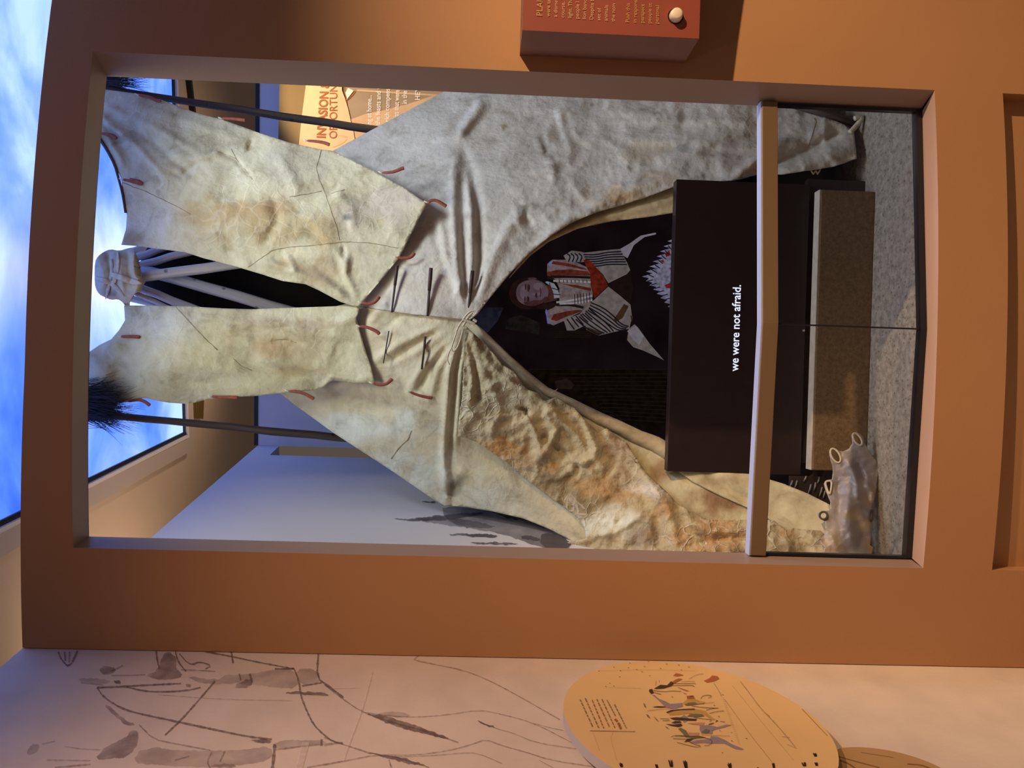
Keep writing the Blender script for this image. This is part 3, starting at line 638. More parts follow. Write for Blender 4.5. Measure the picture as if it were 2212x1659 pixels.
def fr_d(x, y): return fr_d0(x, y)-1.2*relief(x, y, fr_cr)-.020*(fbm(x/55, y/55, 81, 4)-.5)-.022*(fbm(x/130, y/130, 83, 2)-.5)
col_fr = blobs((.53, .50, .345), [(450, 470, 110, 40, (.44, .34, .18), .75), (560, 480, 90, 60, (.42, .32, .17), .7), (690, 490, 40, 50, (.46, .35, .17), .7), (590, 440, 40, 26, (.36, .24, .12), .55), (330, 480, 70, 50, (.56, .56, .47), .7), (285, 515, 30, 20, (.30, .24, .15), .7), (310, 360, 30, 30, (.40, .36, .28), .5), (760, 470, 40, 36, (.58, .54, .44), .6), (750, 470, 10, 6, (.22, .21, .2), .9),
                                        (820, 468, 12, 22, (.42, .33, .14), .7), (640, 360, 70, 40, (.48, .45, .35), .6), (600, 330, 60, 30, (.46, .44, .34), .6), (840, 440, 70, 50, (.50, .45, .36), .7), (700, 590, 70, 30, (.42, .32, .2), .6), (630, 570, 40, 18, (.40, .29, .15), .6), (540, 320, 12, 8, (.34, .28, .16), .7), (780, 560, 50, 50, (.52, .47, .37), .6)], 85, .13, 30)
flap_r = sheet('smoke_flap', FR, 5, fr_d, 'hide_flap', tipi, .005, col=col_fr); flap_r['label'] = 'tan stained right smoke flap with seams'
fl_d0 = tps([(150, 860, 3.58), (190, 800, 3.55), (265, 660, 3.62), (550, 667, 3.56), (770, 665, 3.455), (810, 828, 3.46), (690, 845, 3.56), (430, 866, 3.62), (400, 760, 3.50), (600, 760, 3.50)])
FL = [(176, 778), (190, 762), (215, 745), (240, 733), (258, 712), (270, 692), (268, 660), (330, 660), (400, 661), (480, 666), (540, 668), (620, 665), (740, 661), (770, 660), (776, 668), (770, 690), (778, 720), (790, 760), (800, 790), (810, 830), (760, 828), (720, 822), (713, 824), (700, 836), (685, 842), (640, 846), (560, 855), (500, 858), (450, 862), (420, 870), (395, 872), (365, 870), (335, 865), (315, 860), (295, 862), (275, 868), (230, 874), (176, 876)]
fl_cr = [([(250, 725), (240, 770), (215, 830)], .018, 22), ([(225, 760), (260, 800), (300, 840)], -.012, 20), ([(420, 690), (520, 705), (640, 700)], .010, 14), ([(480, 698), (560, 712), (640, 705)], -.008, 6), ([(540, 760), (640, 790), (740, 815)], .012, 14), ([(560, 790), (640, 805), (700, 812)], -.010, 9), ([(330, 800), (420, 790), (520, 800)], .008, 16), ([(380, 820), (460, 830)], -.006, 6),
         ([(775, 672), (720, 720), (700, 800)], .010, 16), ([(640, 680), (700, 700), (765, 690)], .008, 10), ([(690, 842), (720, 815), (800, 824)], .016, 7), ([(580, 740), (620, 735), (660, 745)], -.010, 6)]
def fl_d(x, y): return fl_d0(x, y)-1.2*relief(x, y, fl_cr)-.017*(fbm(x/50, y/50, 91, 4)-.5)-.020*(fbm(x/130, y/130, 93, 2)-.5)
col_fl = blobs((.55, .53, .36), [(600, 730, 150, 46, (.50, .44, .28), .8), (580, 755, 40, 24, (.42, .30, .16), .6), (640, 700, 90, 14, (.42, .36, .24), .6), (380, 700, 90, 50, (.56, .57, .47), .7), (225, 790, 30, 50, (.40, .32, .2), .6), (620, 800, 70, 14, (.48, .38, .2), .5), (460, 810, 70, 20, (.50, .47, .33), .5)], 95, .10, 30)
flap_l = sheet('smoke_flap', FL, 5, fl_d, 'hide_flap', tipi, .005, col=col_fl); flap_l['label'] = 'cream left smoke flap with a ragged outer edge'

# --- seams of sinew, drawn on the skins
def seam(pl, dfn, parent, r=.0017, name='seam', m='thread', off=.0, wig=1.2):
    P = resample(pl, 6, False); P = P+np.c_[fbm(P[:, 0]/9, P[:, 1]/9, 5)-.5, fbm(P[:, 1]/9, P[:, 0]/9, 6)-.5]*wig*2
    return tube(name, PY(P[:, 0], P[:, 1], dfn(P[:, 0], P[:, 1])-off), r*rng.uniform(.7, 1.3, len(P)), m, parent, 6)
for pl in ([(694, 324), (690, 340), (683, 362), (690, 390), (702, 418), (712, 445), (720, 470), (728, 495), (734, 518)], [(535, 578), (560, 560), (590, 540), (625, 534), (680, 530), (740, 522), (800, 525), (860, 536)], [(625, 425), (660, 420), (695, 413)],
           [(265, 395), (310, 412), (350, 430), (390, 450), (412, 463)], [(465, 325), (490, 335), (510, 342), (525, 362), (545, 388)], [(500, 322), (510, 342)], [(715, 418), (745, 410)]):
    seam(pl, fr_d, flap_r)
for pl in ([(380, 663), (400, 685), (425, 712), (450, 738), (470, 756)], [(505, 775), (520, 790), (545, 800)], [(590, 735), (615, 732), (640, 740)]): seam(pl, fl_d, flap_l, .0018)
seam([(776, 662), (820, 669), (880, 678), (940, 684), (1000, 690)], rc_d, cover_r, .002, off=.0)
for pl in ([(1128, 905), (1136, 890), (1142, 880)], [(1136, 878), (1140, 900), (1152, 918), (1160, 930)], [(1190, 850), (1205, 840)], [(1345, 970), (1360, 985), (1375, 1000)]): seam(pl, dc_d, door, .002)
seam([(845, 990), (860, 970), (880, 950), (890, 930)], lc_d, cover_l, .0022)
seam([(1745, 318), (1755, 290), (1762, 262), (1758, 255)], rc_d, cover_r, .0018)

# --- red thong ties: pale knot where it goes through, red tail
def tie(pl, dfn, parent, w=7.0, m='redthong'):
    P = smooth_poly(pl, 2, False); P = resample(P, 4, False); Y = dfn(P[:, 0], P[:, 1]).min()-.006
    r = np.interp(np.linspace(0, 1, len(P)), [0, .12, .5, .9, 1], [.45, .8, 1, 1.15, .9])*w/2*3.45/FPX
    t = tube('tie_thong', PY(P[:, 0], P[:, 1], np.full(len(P), Y)), r, m, parent, 8, .55); t['label'] = 'dull red leather thong'
    q = P[0]; a = np.array([q+(-9, -3), q+(-3, 0), q+(2, 1)]); tube('thong_knot', PY(a[:, 0], a[:, 1], np.full(3, Y+.002)), [.002, .0045, .002], 'palethong', parent, 6)
for pl in ([(826, 373), (838, 373), (852, 371), (868, 364), (873, 363)], [(925, 437), (933, 432), (944, 433), (958, 442), (964, 446)], [(858, 556), (872, 558), (884, 557), (892, 552), (895, 546)], [(782, 654), (796, 657), (808, 654), (816, 646), (819, 640)],
           [(266, 388), (278, 390), (296, 396), (308, 398), (300, 392), (280, 388)], [(218, 288), (232, 290), (244, 292), (252, 300)], [(300, 205), (312, 207), (325, 210), (340, 218), (348, 217)], [(480, 256), (495, 256), (515, 258), (530, 260)], [(664, 304), (680, 305), (700, 308), (712, 313)]):
    tie(pl, fr_d, flap_r)
for pl in ([(262, 727), (275, 727), (290, 727), (302, 728)], [(278, 867), (296, 864), (304, 864), (314, 868), (324, 876)], [(458, 857), (475, 858), (495, 858), (514, 859)], [(624, 845), (640, 846), (658, 850), (672, 858), (678, 862)], [(806, 828), (820, 832), (834, 830), (844, 822), (847, 818)], [(778, 705), (790, 706), (802, 710), (814, 716), (820, 722)]):
    tie(pl, fl_d, flap_l)
tie([(886, 847), (898, 852), (915, 857), (934, 860)], lc_d, cover_l, 6)

# --- lacing pins
def pin(a, b, frac, dark_r, tail_r, mdark='darkwood'):
    a = np.array(a, float); b = np.array(b, float); m_ = a+(b-a)*frac; Y = rc_d(*[np.array([v]) for v in a])[0]
    Y1 = min(Y, lc_d(*[np.array([v]) for v in b])[0])-.016
    P0, P1, P2 = PY(*a, Y1-.004), PY(*m_, Y1-.002), PY(*b, Y1+.004)
    t = tube('lacing_pin', [P0, P0+(P1-P0)*.5, P1], [dark_r, dark_r*1.05, dark_r*.9], mdark, tipi, 8)
    tube('pin_shaft', [P1, P1+(P2-P1)*.5, P2], [tail_r, tail_r, tail_r*.7], 'barkpole', t, 8)
pin((858, 574), (846, 675), .42, .0072, .005); pin((931, 579), (923, 683), .47, .0085, .006); pin((1021, 585), (1012, 665), .6, .0085, .0055)
for a, b, r, m_ in (((840, 715), (828, 785), .0030, 'barkpole'), ((919, 727), (911, 798), .0055, 'darkwood')):
    q = np.array([a, b], float); tube('lacing_pin', PY(q[:, 0], q[:, 1], np.full(2, lc_d(q[:, 0], q[:, 1]).min()-.014)), [r, r*.8], m_, tipi, 8)
# knot and thongs at the top of the door
kn = empty('door_knot', (0, 0, 0)); kn.parent = tipi
for pl, r in (([(1024, 672), (1016, 672), (1006, 682), (998, 694), (990, 706), (986, 716)], .0042), ([(1020, 676), (1010, 686), (1004, 698), (1000, 705)], .005), ([(1014, 690), (1022, 684), (1030, 676)], .004), ([(990, 706), (982, 730), (976, 748), (975, 756), (980, 760), (988, 752), (996, 730), (1000, 712)], .0035), ([(975, 752), (968, 765), (966, 778), (971, 788)], .003), ([(1000, 690), (1012, 694), (1026, 700)], .006), ([(1022, 690), (1030, 695)], .006)):
    P = resample(smooth_poly(pl, 2, False), 3, False); tube('thong', PY(P[:, 0], P[:, 1], np.full(len(P), 3.325)), r, 'palethong', kn, 8)

# --- unlit inside of the tent: shade put into a dark back sheet
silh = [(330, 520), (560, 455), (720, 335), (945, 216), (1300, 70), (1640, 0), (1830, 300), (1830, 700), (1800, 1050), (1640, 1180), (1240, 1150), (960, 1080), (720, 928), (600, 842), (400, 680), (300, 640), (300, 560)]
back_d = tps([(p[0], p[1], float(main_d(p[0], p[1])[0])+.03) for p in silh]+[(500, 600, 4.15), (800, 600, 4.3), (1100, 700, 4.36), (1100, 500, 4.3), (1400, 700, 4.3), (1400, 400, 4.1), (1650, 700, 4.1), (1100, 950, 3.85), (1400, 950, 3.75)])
sheet('tent_shade_back', smooth_poly(silh, 1), 22, lambda x, y: np.minimum(back_d(x, y), 4.40), 'lining', tipi, .004)

# --- poles at the smoke hole
LASH = (262, 602)
def pole_px(a, b, wpx, Ya, Yb, ext=1.6, m='pole', name='tent_pole'):
    a = np.array(a, float); b = np.array(b, float); a2 = a-(b-a)/np.linalg.norm(b-a)*26; b2 = a+(b-a)*ext
    P = [PY(*(a2+(b2-a2)*t), Ya+(Yb-Ya)*t) for t in np.linspace(0, 1, 7)]; P = np.array(P)+rng.normal(0, .002, (7, 3))
    return tube(name, P, 1.3*wpx/2*Ya/FPX*rng.uniform(.97, 1.03, 7), m, tipi, 14)
pole_px((292, 577), (400, 546), 13, 3.78, 3.86, 1.7); pole_px((304, 598), (499, 572), 17, 3.71, 3.80, 1.5); pole_px((330, 590), (608, 668), 19, 3.80, 3.90, 1.4)
pole_px((297, 620), (396, 658), 14, 3.76, 3.84, 1.8); pole_px((294, 634), (351, 659), 8, 3.71, 3.78, 1.8); pole_px((292, 558), (351, 537), 13, 3.82, 3.92, 2); pole_px((288, 543), (313, 535), 11, 3.84, 3.92, 2.4); pole_px((287, 646), (335, 659), 11, 3.84, 3.90, 1.8)

# --- lashing cap of hide
cap_o = smooth_poly([(205, 566), (204, 600), (206, 622), (214, 636), (226, 642), (240, 648), (254, 646), (264, 652), (270, 660), (280, 656), (287, 640), (296, 628), (300, 604), (292, 596), (289, 570), (292, 534), (276, 536), (258, 542), (238, 538), (222, 545), (211, 554)], 1)
def cap_d(x, y):
    c = ((y-596)/62)**2; return 3.70-.085*np.sqrt(np.clip(1-np.clip(c, 0, 1), 0, 1))+.03*np.clip((225-x)/25, 0, 1)**2-relief(x, y, [([(232, 545), (240, 590), (236, 640)], -.012, 5), ([(255, 540), (262, 600), (268, 648)], .010, 6), ([(275, 538), (278, 580), (284, 620)], -.010, 5), ([(212, 560), (225, 600), (220, 630)], .008, 6)])-.010*(fbm(x/12, y/12, 101)-.5)
cap = sheet('lash_wrap', cap_o, 3, cap_d, 'hide_plain', tipi, .05, col=blobs((.58, .53, .40), [(225, 555, 12, 14, (.44, .33, .2), .6), (240, 634, 14, 8, (.36, .33, .33), .7)], 105, .08, 15))
for pl, wd_ in (([(238, 592), (262, 600), (285, 608), (306, 612)], 13), ([(206, 600), (225, 606), (240, 612), (256, 626), (268, 640)], 10), ([(240, 560), (242, 580), (238, 604), (232, 630), (228, 646)], 7), ([(254, 545), (256, 570), (254, 590)], 6), ([(244, 600), (250, 606), (238, 612)], 9)):
    P = resample(smooth_poly(pl, 1, False), 4, False); s = tube('strap', PY(P[:, 0], P[:, 1], cap_d(P[:, 0], P[:, 1])-.006), wd_/2*3.62/FPX*np.interp(np.linspace(0, 1, len(P)), [0, .2, .8, 1], [.7, 1, 1, .3]), 'palethong', cap, 8, .35)
# rope on the right flap's upper edge
P = resample(smooth_poly([(196, 276), (214, 298), (232, 325), (248, 356), (256, 385), (264, 415), (268, 440), (271, 460)], 1, False), 6, False)
tube('edge_cord', PY(P[:, 0], P[:, 1], fr_d(P[:, 0], P[:, 1])-.004), np.linspace(.0075, .005, len(P)), 'barkpole', flap_r, 8)

# --- smoke flap poles with hair tufts
def flap_pole(a, b, wa, wb, Ya, Yb, name='flap_pole'):
    a = np.array(a, float); b = np.array(b, float); T = np.linspace(0, 1, 16); wob = (fbm(T*5, T*0, int(a[0]))-.5)*5
    P = np.array([PY(a[0]+(b[0]-a[0])*t, a[1]+(b[1]-a[1])*t+w_, Ya+(Yb-Ya)*t) for t, w_ in zip(T, wob)])
    return tube(name, P, np.linspace(wa, wb, 16)/2*Ya/FPX*rng.uniform(.95, 1.05, 16), 'barkpole', tipi, 12)
pr = flap_pole((178, 184), (900, 295), 15, 19, 3.66, 4.02); pl_ = flap_pole((178, 890), (860, 958), 15, 19, 3.60, 3.95)
def tuft(root, tip_dir, n, L, spread, Y, parent):
    mv = ([], [])
    for k in range(n):
        a = np.array(root)+rng.normal(0, 1, 2)*np.array(spread[:2]); th = rng.normal(0, spread[2]); d = np.array(tip_dir); d = np.array([d[0]*math.cos(th)-d[1]*math.sin(th), d[0]*math.sin(th)+d[1]*math.cos(th)])
        l = L*rng.uniform(.45, 1.1); bend = rng.normal(0, .12)*l; nn_ = np.array([-d[1], d[0]]); Yk = Y+rng.normal(0, .02)
        P = [PY(*(a+d*l*t+nn_*bend*t*t), Yk-.02*t) for t in (0, .35, .7, 1)]; tube('h', P, [.0011, .0011, .0008, .0003], None, None, 3, 1, mv)
    o = obj('hair_tuft', mv[0], mv[1], 'hair', parent); o['kind'] = 'stuff'; o['label'] = 'black horsehair tuft'; return o
tuft((180, 868), (1, 0.04), 1100, 80, (6, 17, .20), 3.53, pl_); tuft((180, 878), (1, .12), 160, 118, (5, 12, .16), 3.56, pl_); tuft((182, 892), (1, .30), 70, 90, (5, 6, .15), 3.57, pl_)
tuft((192, 174), (1, .02), 260, 120, (7, 6, .08), 3.70, pr)
# stake pole and loop at the foot of the right cover
q = np.array([(1712, 226), (1780, 246), (1850, 268)], float); tube('peg_pole', PY(q[:, 0], q[:, 1], np.array([3.36, 3.34, 3.31])), [.016, .016, .015], 'barkpole', tipi, 10)
P = resample(smooth_poly([(1836, 286), (1846, 276), (1858, 262), (1862, 256), (1856, 252), (1846, 256)], 2, False), 3, False); tube('peg_loop', PY(P[:, 0], P[:, 1], np.full(len(P), 3.27)), .011, 'palethong', tipi, 8)
P = [(1752, 368), (1757, 376), (1762, 368), (1766, 376), (1772, 366)]; P = resample(P, 3, False); tube('peg_lace', PY(P[:, 0], P[:, 1], np.full(len(P), 3.25)), .004, 'palethong', tipi, 6)

# ================================================================== VIDEO SCREEN INSIDE THE TENT
YS = 3.70
vid = empty('video_screen', (0, 0, 0), 'dark video screen in the tipi doorway showing a person seated in a striped blanket', 'screen')
a = PY(1020, 980, YS); b = PY(1480, 430, YS)
x0, x1, z0, z1 = a[0]-.12, b[0]+.04, .42, 1.72
box('screen_case', (x0-.02, x1+.02, YS+.012, YS+.05, z0-.02, z1+.02), 'black', vid)
M['scr'] = emit('screen_dark', (.0040, .0022, .0030), 1, .5, 6)
obj('screen_face', [(x0, YS+.010, z0), (x1, YS+.010, z0), (x1, YS+.010, z1), (x0, YS+.010, z1)], [(0, 1, 2, 3)], 'scr', vid)
def cp(l, s=3.073, ox=1000, oy=440): return [(ox+x/s, oy+y/s) for x, y in l]
lay = [0]
def pic(name, polys, c, s=1.0, var=.15, smooth=0, scale=30):
    s *= .62
    lay[0] += 1; Yk = YS+.009-lay[0]*.0004; m = emit(name+'_light', c, s, var, scale)
    polys = [smooth_poly(cp(p), 1) if smooth == 2 else np.array(cp(p)) for p in polys]
    return flat_polys(name, polys, lambda p: PY(p[:, 0], p[:, 1], np.full(len(p), Yk)), m, vid)
def pic_lines(name, lines, w, c, s=.62):
    lay[0] += 1; Yk = YS+.009-lay[0]*.0004; m = emit(name+'_light', c, s, .2, 60)
    return ribbons(name, [stroke(cp(l), w) for l in lines], lambda p: PY(p[:, 0], p[:, 1], np.full(len(p), Yk)), m, vid)
def ell(cx, cy, rx, ry, n=20, rot=0): return [(cx+rx*math.cos(t)*math.cos(rot)-ry*math.sin(t)*math.sin(rot), cy+rx*math.cos(t)*math.sin(rot)+ry*math.sin(t)*math.cos(rot)) for t in np.linspace(0, 2*math.pi, n, False)]
# the tent's inside in the picture: hanging skin, box, stacked wood
pic('picture_skin', [[(60, 770), (150, 690), (270, 690), (230, 780), (160, 860), (70, 800)]], (.014, .014, .026), 1, .4)
pic('picture_chest', [[(300, 760), (380, 740), (515, 790), (505, 870), (400, 850), (280, 830)]], (.010, .008, .008), 1, .5)
pic('picture_wood', [[(200, 850), (420, 1100), (800, 1090), (1360, 1110), (1360, 1540), (1200, 1500), (900, 1380), (600, 1240), (430, 1150)]], (.0055, .0030, .0020), 1, .6)
pic_lines('picture_logs', [[(440, 1100+0), (800, 1100), (1350, 1098)]]+[[(600+40*k, 1130+26*k), (900, 1132+24*k), (1355, 1128+27*k)] for k in range(13)]+[[(600, 850+12*k), (700, 848+12*k), (850, 850+12*k)] for k in range(4)], 1.5, (.013, .008, .005))
pic('picture_bundle', [[(610, 1180), (690, 1160), (740, 1200), (720, 1230), (620, 1230)]], (.016, .010, .007), 1, .4)
# person: hair, neck, face
pic('picture_hair', [ell(430, 595, 125, 108), [(470, 640), (560, 650), (640, 665), (760, 680), (800, 690), (790, 712), (640, 705), (520, 700), (430, 690)], [(560, 480), (640, 490), (840, 480), (845, 497), (640, 508), (560, 502)]], (.016, .006, .006), 1, .3, 1)
pic('picture_ear', [ell(460, 498, 30, 9)], (.075, .035, .038), 1, .2)
pic('picture_neck', [[(520, 540), (610, 545), (625, 640), (540, 660)]], (.060, .022, .016), 1, .3)
pic('picture_face', [[(352, 585), (362, 545), (400, 515), (460, 503), (515, 512), (552, 540), (570, 582), (560, 625), (528, 660), (475, 678), (420, 675), (375, 655), (355, 620)]], (.105, .066, .086), 1, .22, 2, 22)
pic('picture_cheek', [ell(500, 548, 34, 24), ell(405, 590, 26, 46), ell(490, 600, 34, 10)], (.140, .092, .122), 1, .15, 0)
pic('picture_shade', [[(400, 655), (440, 650), (470, 640), (520, 640), (552, 612), (560, 625), (528, 660), (475, 680), (420, 677)], ell(434, 558, 9, 26), ell(430, 636, 9, 24)], (.055, .022, .024), 1, .2, 1)
pic('picture_eyes', [ell(440, 556, 5, 18), ell(436, 634, 5, 17), ell(417, 552, 4, 22), ell(412, 634, 4, 20)], (.018, .008, .010), 1, 0, 0)
pic('picture_nose', [[(482, 592), (492, 590), (494, 622), (486, 626), (478, 612)]], (.040, .012, .012), 1, .2, 1)
pic('picture_mouth', [[(516, 556), (522, 590), (518, 616), (511, 618), (512, 590), (510, 558)]], (.075, .022, .026), 1, .1, 1)
# shirt
pic('picture_shirt', [[(560, 400), (592, 372), (680, 372), (760, 392), (820, 420), (850, 480), (862, 560), (858, 640), (820, 700), (740, 740), (690, 770), (600, 808), (565, 792), (545, 715), (600, 690), (640, 660), (640, 560), (610, 500), (558, 470)]], (.165, .125, .130), 1, .35, 1, 40)
pic('picture_red_bands', [[(555, 455), (620, 440), (720, 436), (830, 450), (850, 478), (700, 474), (560, 480)], [(590, 380), (700, 395), (820, 432), (820, 440), (690, 415), (590, 400)], [(585, 770), (600, 735), (700, 712), (770, 705), (800, 712), (700, 745), (620, 780)], [(650, 530), (750, 540), (850, 560), (850, 580), (740, 556)]], (.100, .018, .012), 1, .4, 1, 50)
pic_lines('picture_braids', [[(580, 486), (700, 484), (850, 490)], [(620, 672), (720, 672), (800, 690)]], 5.5, (.014, .006, .006))
pic_lines('picture_beads', [[(600, 512), (720, 514), (860, 522)], [(620, 655), (740, 640), (860, 610)], [(640, 664), (760, 660), (860, 640)]], 4.2, (.30, .28, .30))
pic_lines('picture_bead_ticks', [[(x, 506), (x+2, 524)] for x in range(640, 860, 26)]+[[(x, 600-(x-740)*.1), (x+4, 668-(x-740)*.12)] for x in range(740, 860, 20)], 1.6, (.01, .008, .01))
pic('picture_collar', [[(545, 520), (560, 515), (605, 530), (625, 560), (640, 600), (640, 625), (605, 628), (600, 590), (585, 550)]], (.27, .27, .31), 1, .2, 1)
pic_lines('picture_collar_gaps', [[(590, 560), (640, 575)], [(600, 600), (645, 604)], [(575, 525), (580, 555)]], 2.2, (.03, .02, .03))
pic('picture_cuffs', [[(560, 405), (575, 385), (600, 380), (585, 400)], [(548, 705), (556, 700), (575, 800), (560, 795)]], (.13, .15, .42), 1, .3, 1)
# blanket
pic('picture_blanket', [[(668, 345), (720, 312), (782, 318), (805, 325), (960, 308), (1045, 300), (1062, 342), (1092, 395), (1110, 440), (1088, 468), (965, 528), (930, 470), (880, 420), (820, 372), (800, 388), (690, 386)],
                        [(965, 550), (1030, 600), (1112, 670), (1122, 750), (1105, 830), (1000, 852), (900, 876), (820, 836), (812, 808), (740, 842), (690, 842), (668, 770), (770, 735), (850, 658)],
                        [(1090, 905), (1100, 830), (1140, 800), (1165, 825), (1240, 930), (1335, 1040), (1280, 1012), (1190, 972), (1130, 952)]], (.165, .140, .135), 1, .25, 1, 30)
pic('picture_white_edge', [[(1045, 300), (1110, 262), (1180, 212), (1280, 192), (1282, 203), (1205, 222), (1135, 275), (1092, 362), (1065, 345)], [(1090, 845), (1150, 810), (1200, 880), (1170, 940), (1130, 900)]], (.225, .205, .235), 1, .2, 1)
pic('picture_brown_fade', [[(1070, 665), (1100, 680), (1060, 760), (1010, 790), (1000, 770)], [(830, 820), (930, 860), (900, 876), (820, 840)], [(1110, 740), (1128, 750), (1120, 790)]], (.045, .024, .012), 1, .3, 1)
pic_lines('picture_stripes', [[(800+6*k, 338+15*k), (880+4*k, 340+15*k), (960, 322+16*k), (1050+8*k, 318+17*k)] for k in range(6)]+[[(690+26*k, 330), (715+26*k, 350), (700+26*k, 386)] for k in range(4)], 2.9, (.008, .009, .020))
pic_lines('picture_stripes', [[(852-8*k, 658+16*k), (930-8*k, 690+22*k), (1000-6*k, 745+22*k), (1050-6*k, 800+14*k), (1100-8*k, 815+8*k)] for k in range(4)]+[[(836-22*k, 694+18*k), (890-20*k, 740+20*k), (960-18*k, 800+16*k), (1000-20*k, 848+4*k)] for k in range(5)]+[[(690+30*k, 765-10*k), (715+30*k, 800-12*k), (740+30*k, 835-16*k)] for k in range(5)], 2.9, (.010, .008, .014))
pic('picture_red_cloth', [[(800, 372), (842, 374), (885, 425), (940, 490), (962, 545), (875, 628), (862, 600), (848, 540), (845, 470), (820, 420)]], (.110, .012, .006), 1, .45, 1, 40)
pic('picture_lap', [[(962, 540), (1090, 470), (1112, 440), (1130, 560), (1110, 668), (1030, 600)]], (.010, .006, .005), 1, .3)
# fringed rug
fr = [(1392, 236)]
for k in range(15):
    t = k/14; bx, by = (1375-165*min(t*2, 1)*1.0, 255+ (490-255)*min(t*2, 1)) if t <= .5 else (1210+170*(t-.5)*2, 490+200*(t-.5)*2)
    fr += [(bx-20, by-6), (bx+26, by+6)]
fr += [(1392, 690)]
pic('picture_rug', [fr], (.19, .18, .26), 1, .4, 0, 60)
pic('picture_rug_red', [[(1340, 330), (1370, 310), (1380, 340), (1350, 355)], [(1310, 380), (1330, 370), (1335, 395)], [(1340, 540), (1390, 520), (1390, 565), (1350, 560)], [(1370, 430), (1392, 420), (1392, 450)]], (.17, .012, .012), 1, .3, 0)
pic_lines('picture_rug_gaps', [[(1230+22*k, 470-32*k), (1268+20*k, 488-30*k)] for k in range(7)]+[[(1225+24*k, 515+24*k), (1262+24*k, 505+24*k)] for k in range(6)], 2.2, (.012, .01, .03))

# ================================================================== CAPTION CONSOLE
con = empty('caption_console', (0, 0, 0), 'dark brown console in front of the tipi door with a glowing caption', 'console')
YC = 3.225
A, B_ = PY(1462, 387, YC), PY(1441, 1018, YC); zb = PY(1740, 700, YC)[2]
cx0, cx1, ct = B_[0], A[0], (A[2]+B_[2])/2
box('console_body', (cx0, cx1, YC, YC+.055, zb, ct), 'console', con, .0015)
box('toe_kick', (cx0+.05, cx1+.03, YC+.020, YC+.055, 0, zb), 'toe', con)
px_ = np.array([1597., 1597.]); py_ = np.array([802., 616.]); e = PY(px_, py_, np.full(2, YC)); wl = np.linalg.norm(e[1]-e[0])
text_mesh('caption', 'we were not afraid.', (e[0][0], YC-.001, (e[0][2]+e[1][2])/2), (1, 0, 0), (0, 0, 1), .050, 'text_white', con, wl, .012)
q = PY(1736, 714, YC); box('status_light', (q[0]-.004, q[0]+.004, YC-.004, YC, q[2]-.004, q[2]+.004), 'trim_grey', con)

# ================================================================== STONE PLINTH
A, B_ = PZ(1895, 412, 0.0), PZ(1868, 1018, 0.0); yp = (A[1]+B_[1])/2
pz = PY(1763, 700, yp)[2]
pl0 = empty('stone_plinth', (0, 0, 0), 'low brown stone plinth standing on the floor before the console', 'plinth')
box('plinth_body', (B_[0], A[0], yp, yp+.050, 0, pz-.004), 'plinth', pl0, .004)
box('plinth_top', (B_[0], A[0], yp+.002, yp+.052, pz-.004, pz+.003), 'plinth_top', pl0, .002)

# ================================================================== RAWHIDE
def rp(l): return [(1620+x/4.609, 900+y/4.609) for x, y in l]
RWH = rp([(1010, 190), (1030, 162), (1062, 152), (1100, 168), (1130, 205), (1142, 262), (1200, 360), (1262, 440), (1285, 540), (1268, 620), (1262, 720), (1232, 850), (1205, 905), (1232, 935), (1236, 1010), (1216, 1055), (1200, 1090), (1210, 1180), (1195, 1280), (1228, 1300), (1212, 1380), (1180, 1392), (720, 1378), (745, 1300), (705, 1260), (700, 1215), (735, 1185), (760, 1100), (745, 1040), (690, 1005), (672, 965), (710, 942), (790, 935),
          (802, 850), (752, 730), (735, 665), (760, 632), (818, 622), (828, 560), (820, 480), (790, 380), (795, 335), (830, 316), (885, 340), (930, 345), (985, 318), (1020, 262)])
holes = [rp(ell(1070, 225, 62, 30, 14, 1.0)), rp(ell(852, 388, 70, 36, 14, 1.05)), rp([(752, 660), (775, 645), (812, 648), (806, 720), (792, 775), (770, 720)]), rp(ell(732, 985, 34, 34, 12)), rp(ell(1208, 985, 15, 50, 12, .1))]
rw_d0 = tps([(1880, 940, 3.085), (1800, 980, 3.10), (1895, 1030, 3.06), (1790, 1060, 3.09), (1885, 1120, 3.01), (1780, 1120, 3.01), (1880, 1200, 2.965), (1780, 1200, 2.95), (1840, 1060, 3.03), (1830, 1150, 2.955)])
rw_cr = [([(1830, 990), (1850, 1040), (1855, 1090)], .016, 8), ([(1850, 1000), (1868, 1040)], -.012, 7), ([(1868, 1045), (1885, 1060), (1885, 1090)], .014, 6), ([(1840, 1060), (1830, 1120), (1845, 1180)], .014, 12), ([(1800, 1000), (1815, 1060), (1810, 1130)], -.010, 10), ([(1850, 1120), (1865, 1160), (1850, 1190)], -.014, 9), ([(1790, 1150), (1810, 1190)], .010, 7)]
def rawhide_mat():
    m, nt, b = new_mat('rawhide'); L = nt.links.new
    at = N(nt, 'ShaderNodeAttribute', attribute_name='Col'); L(at.outputs['Color'], b.inputs['Base Color'])
    b.inputs['Roughness'].default_value = .42; b.inputs['Specular IOR Level'].default_value = .6; b.inputs['Subsurface Weight'].default_value = .15; b.inputs['Subsurface Radius'].default_value = (.02, .012, .008)
    tc = N(nt, 'ShaderNodeTexCoord'); n = N(nt, 'ShaderNodeTexNoise'); n.inputs['Scale'].default_value = 22; n.inputs['Detail'].default_value = 6; L(tc.outputs['Object'], n.inputs['Vector'])
    bp = N(nt, 'ShaderNodeBump'); bp.inputs['Strength'].default_value = .5; bp.inputs['Distance'].default_value = .01; L(n.outputs['Fac'], bp.inputs['Height']); L(bp.outputs[0], b.inputs['Normal']); return m
M['rawhide'] = rawhide_mat()
rw = empty('rawhide_skin', (0, 0, 0), 'glossy grey rawhide with edge loops at the foot of the tipi', 'rawhide')
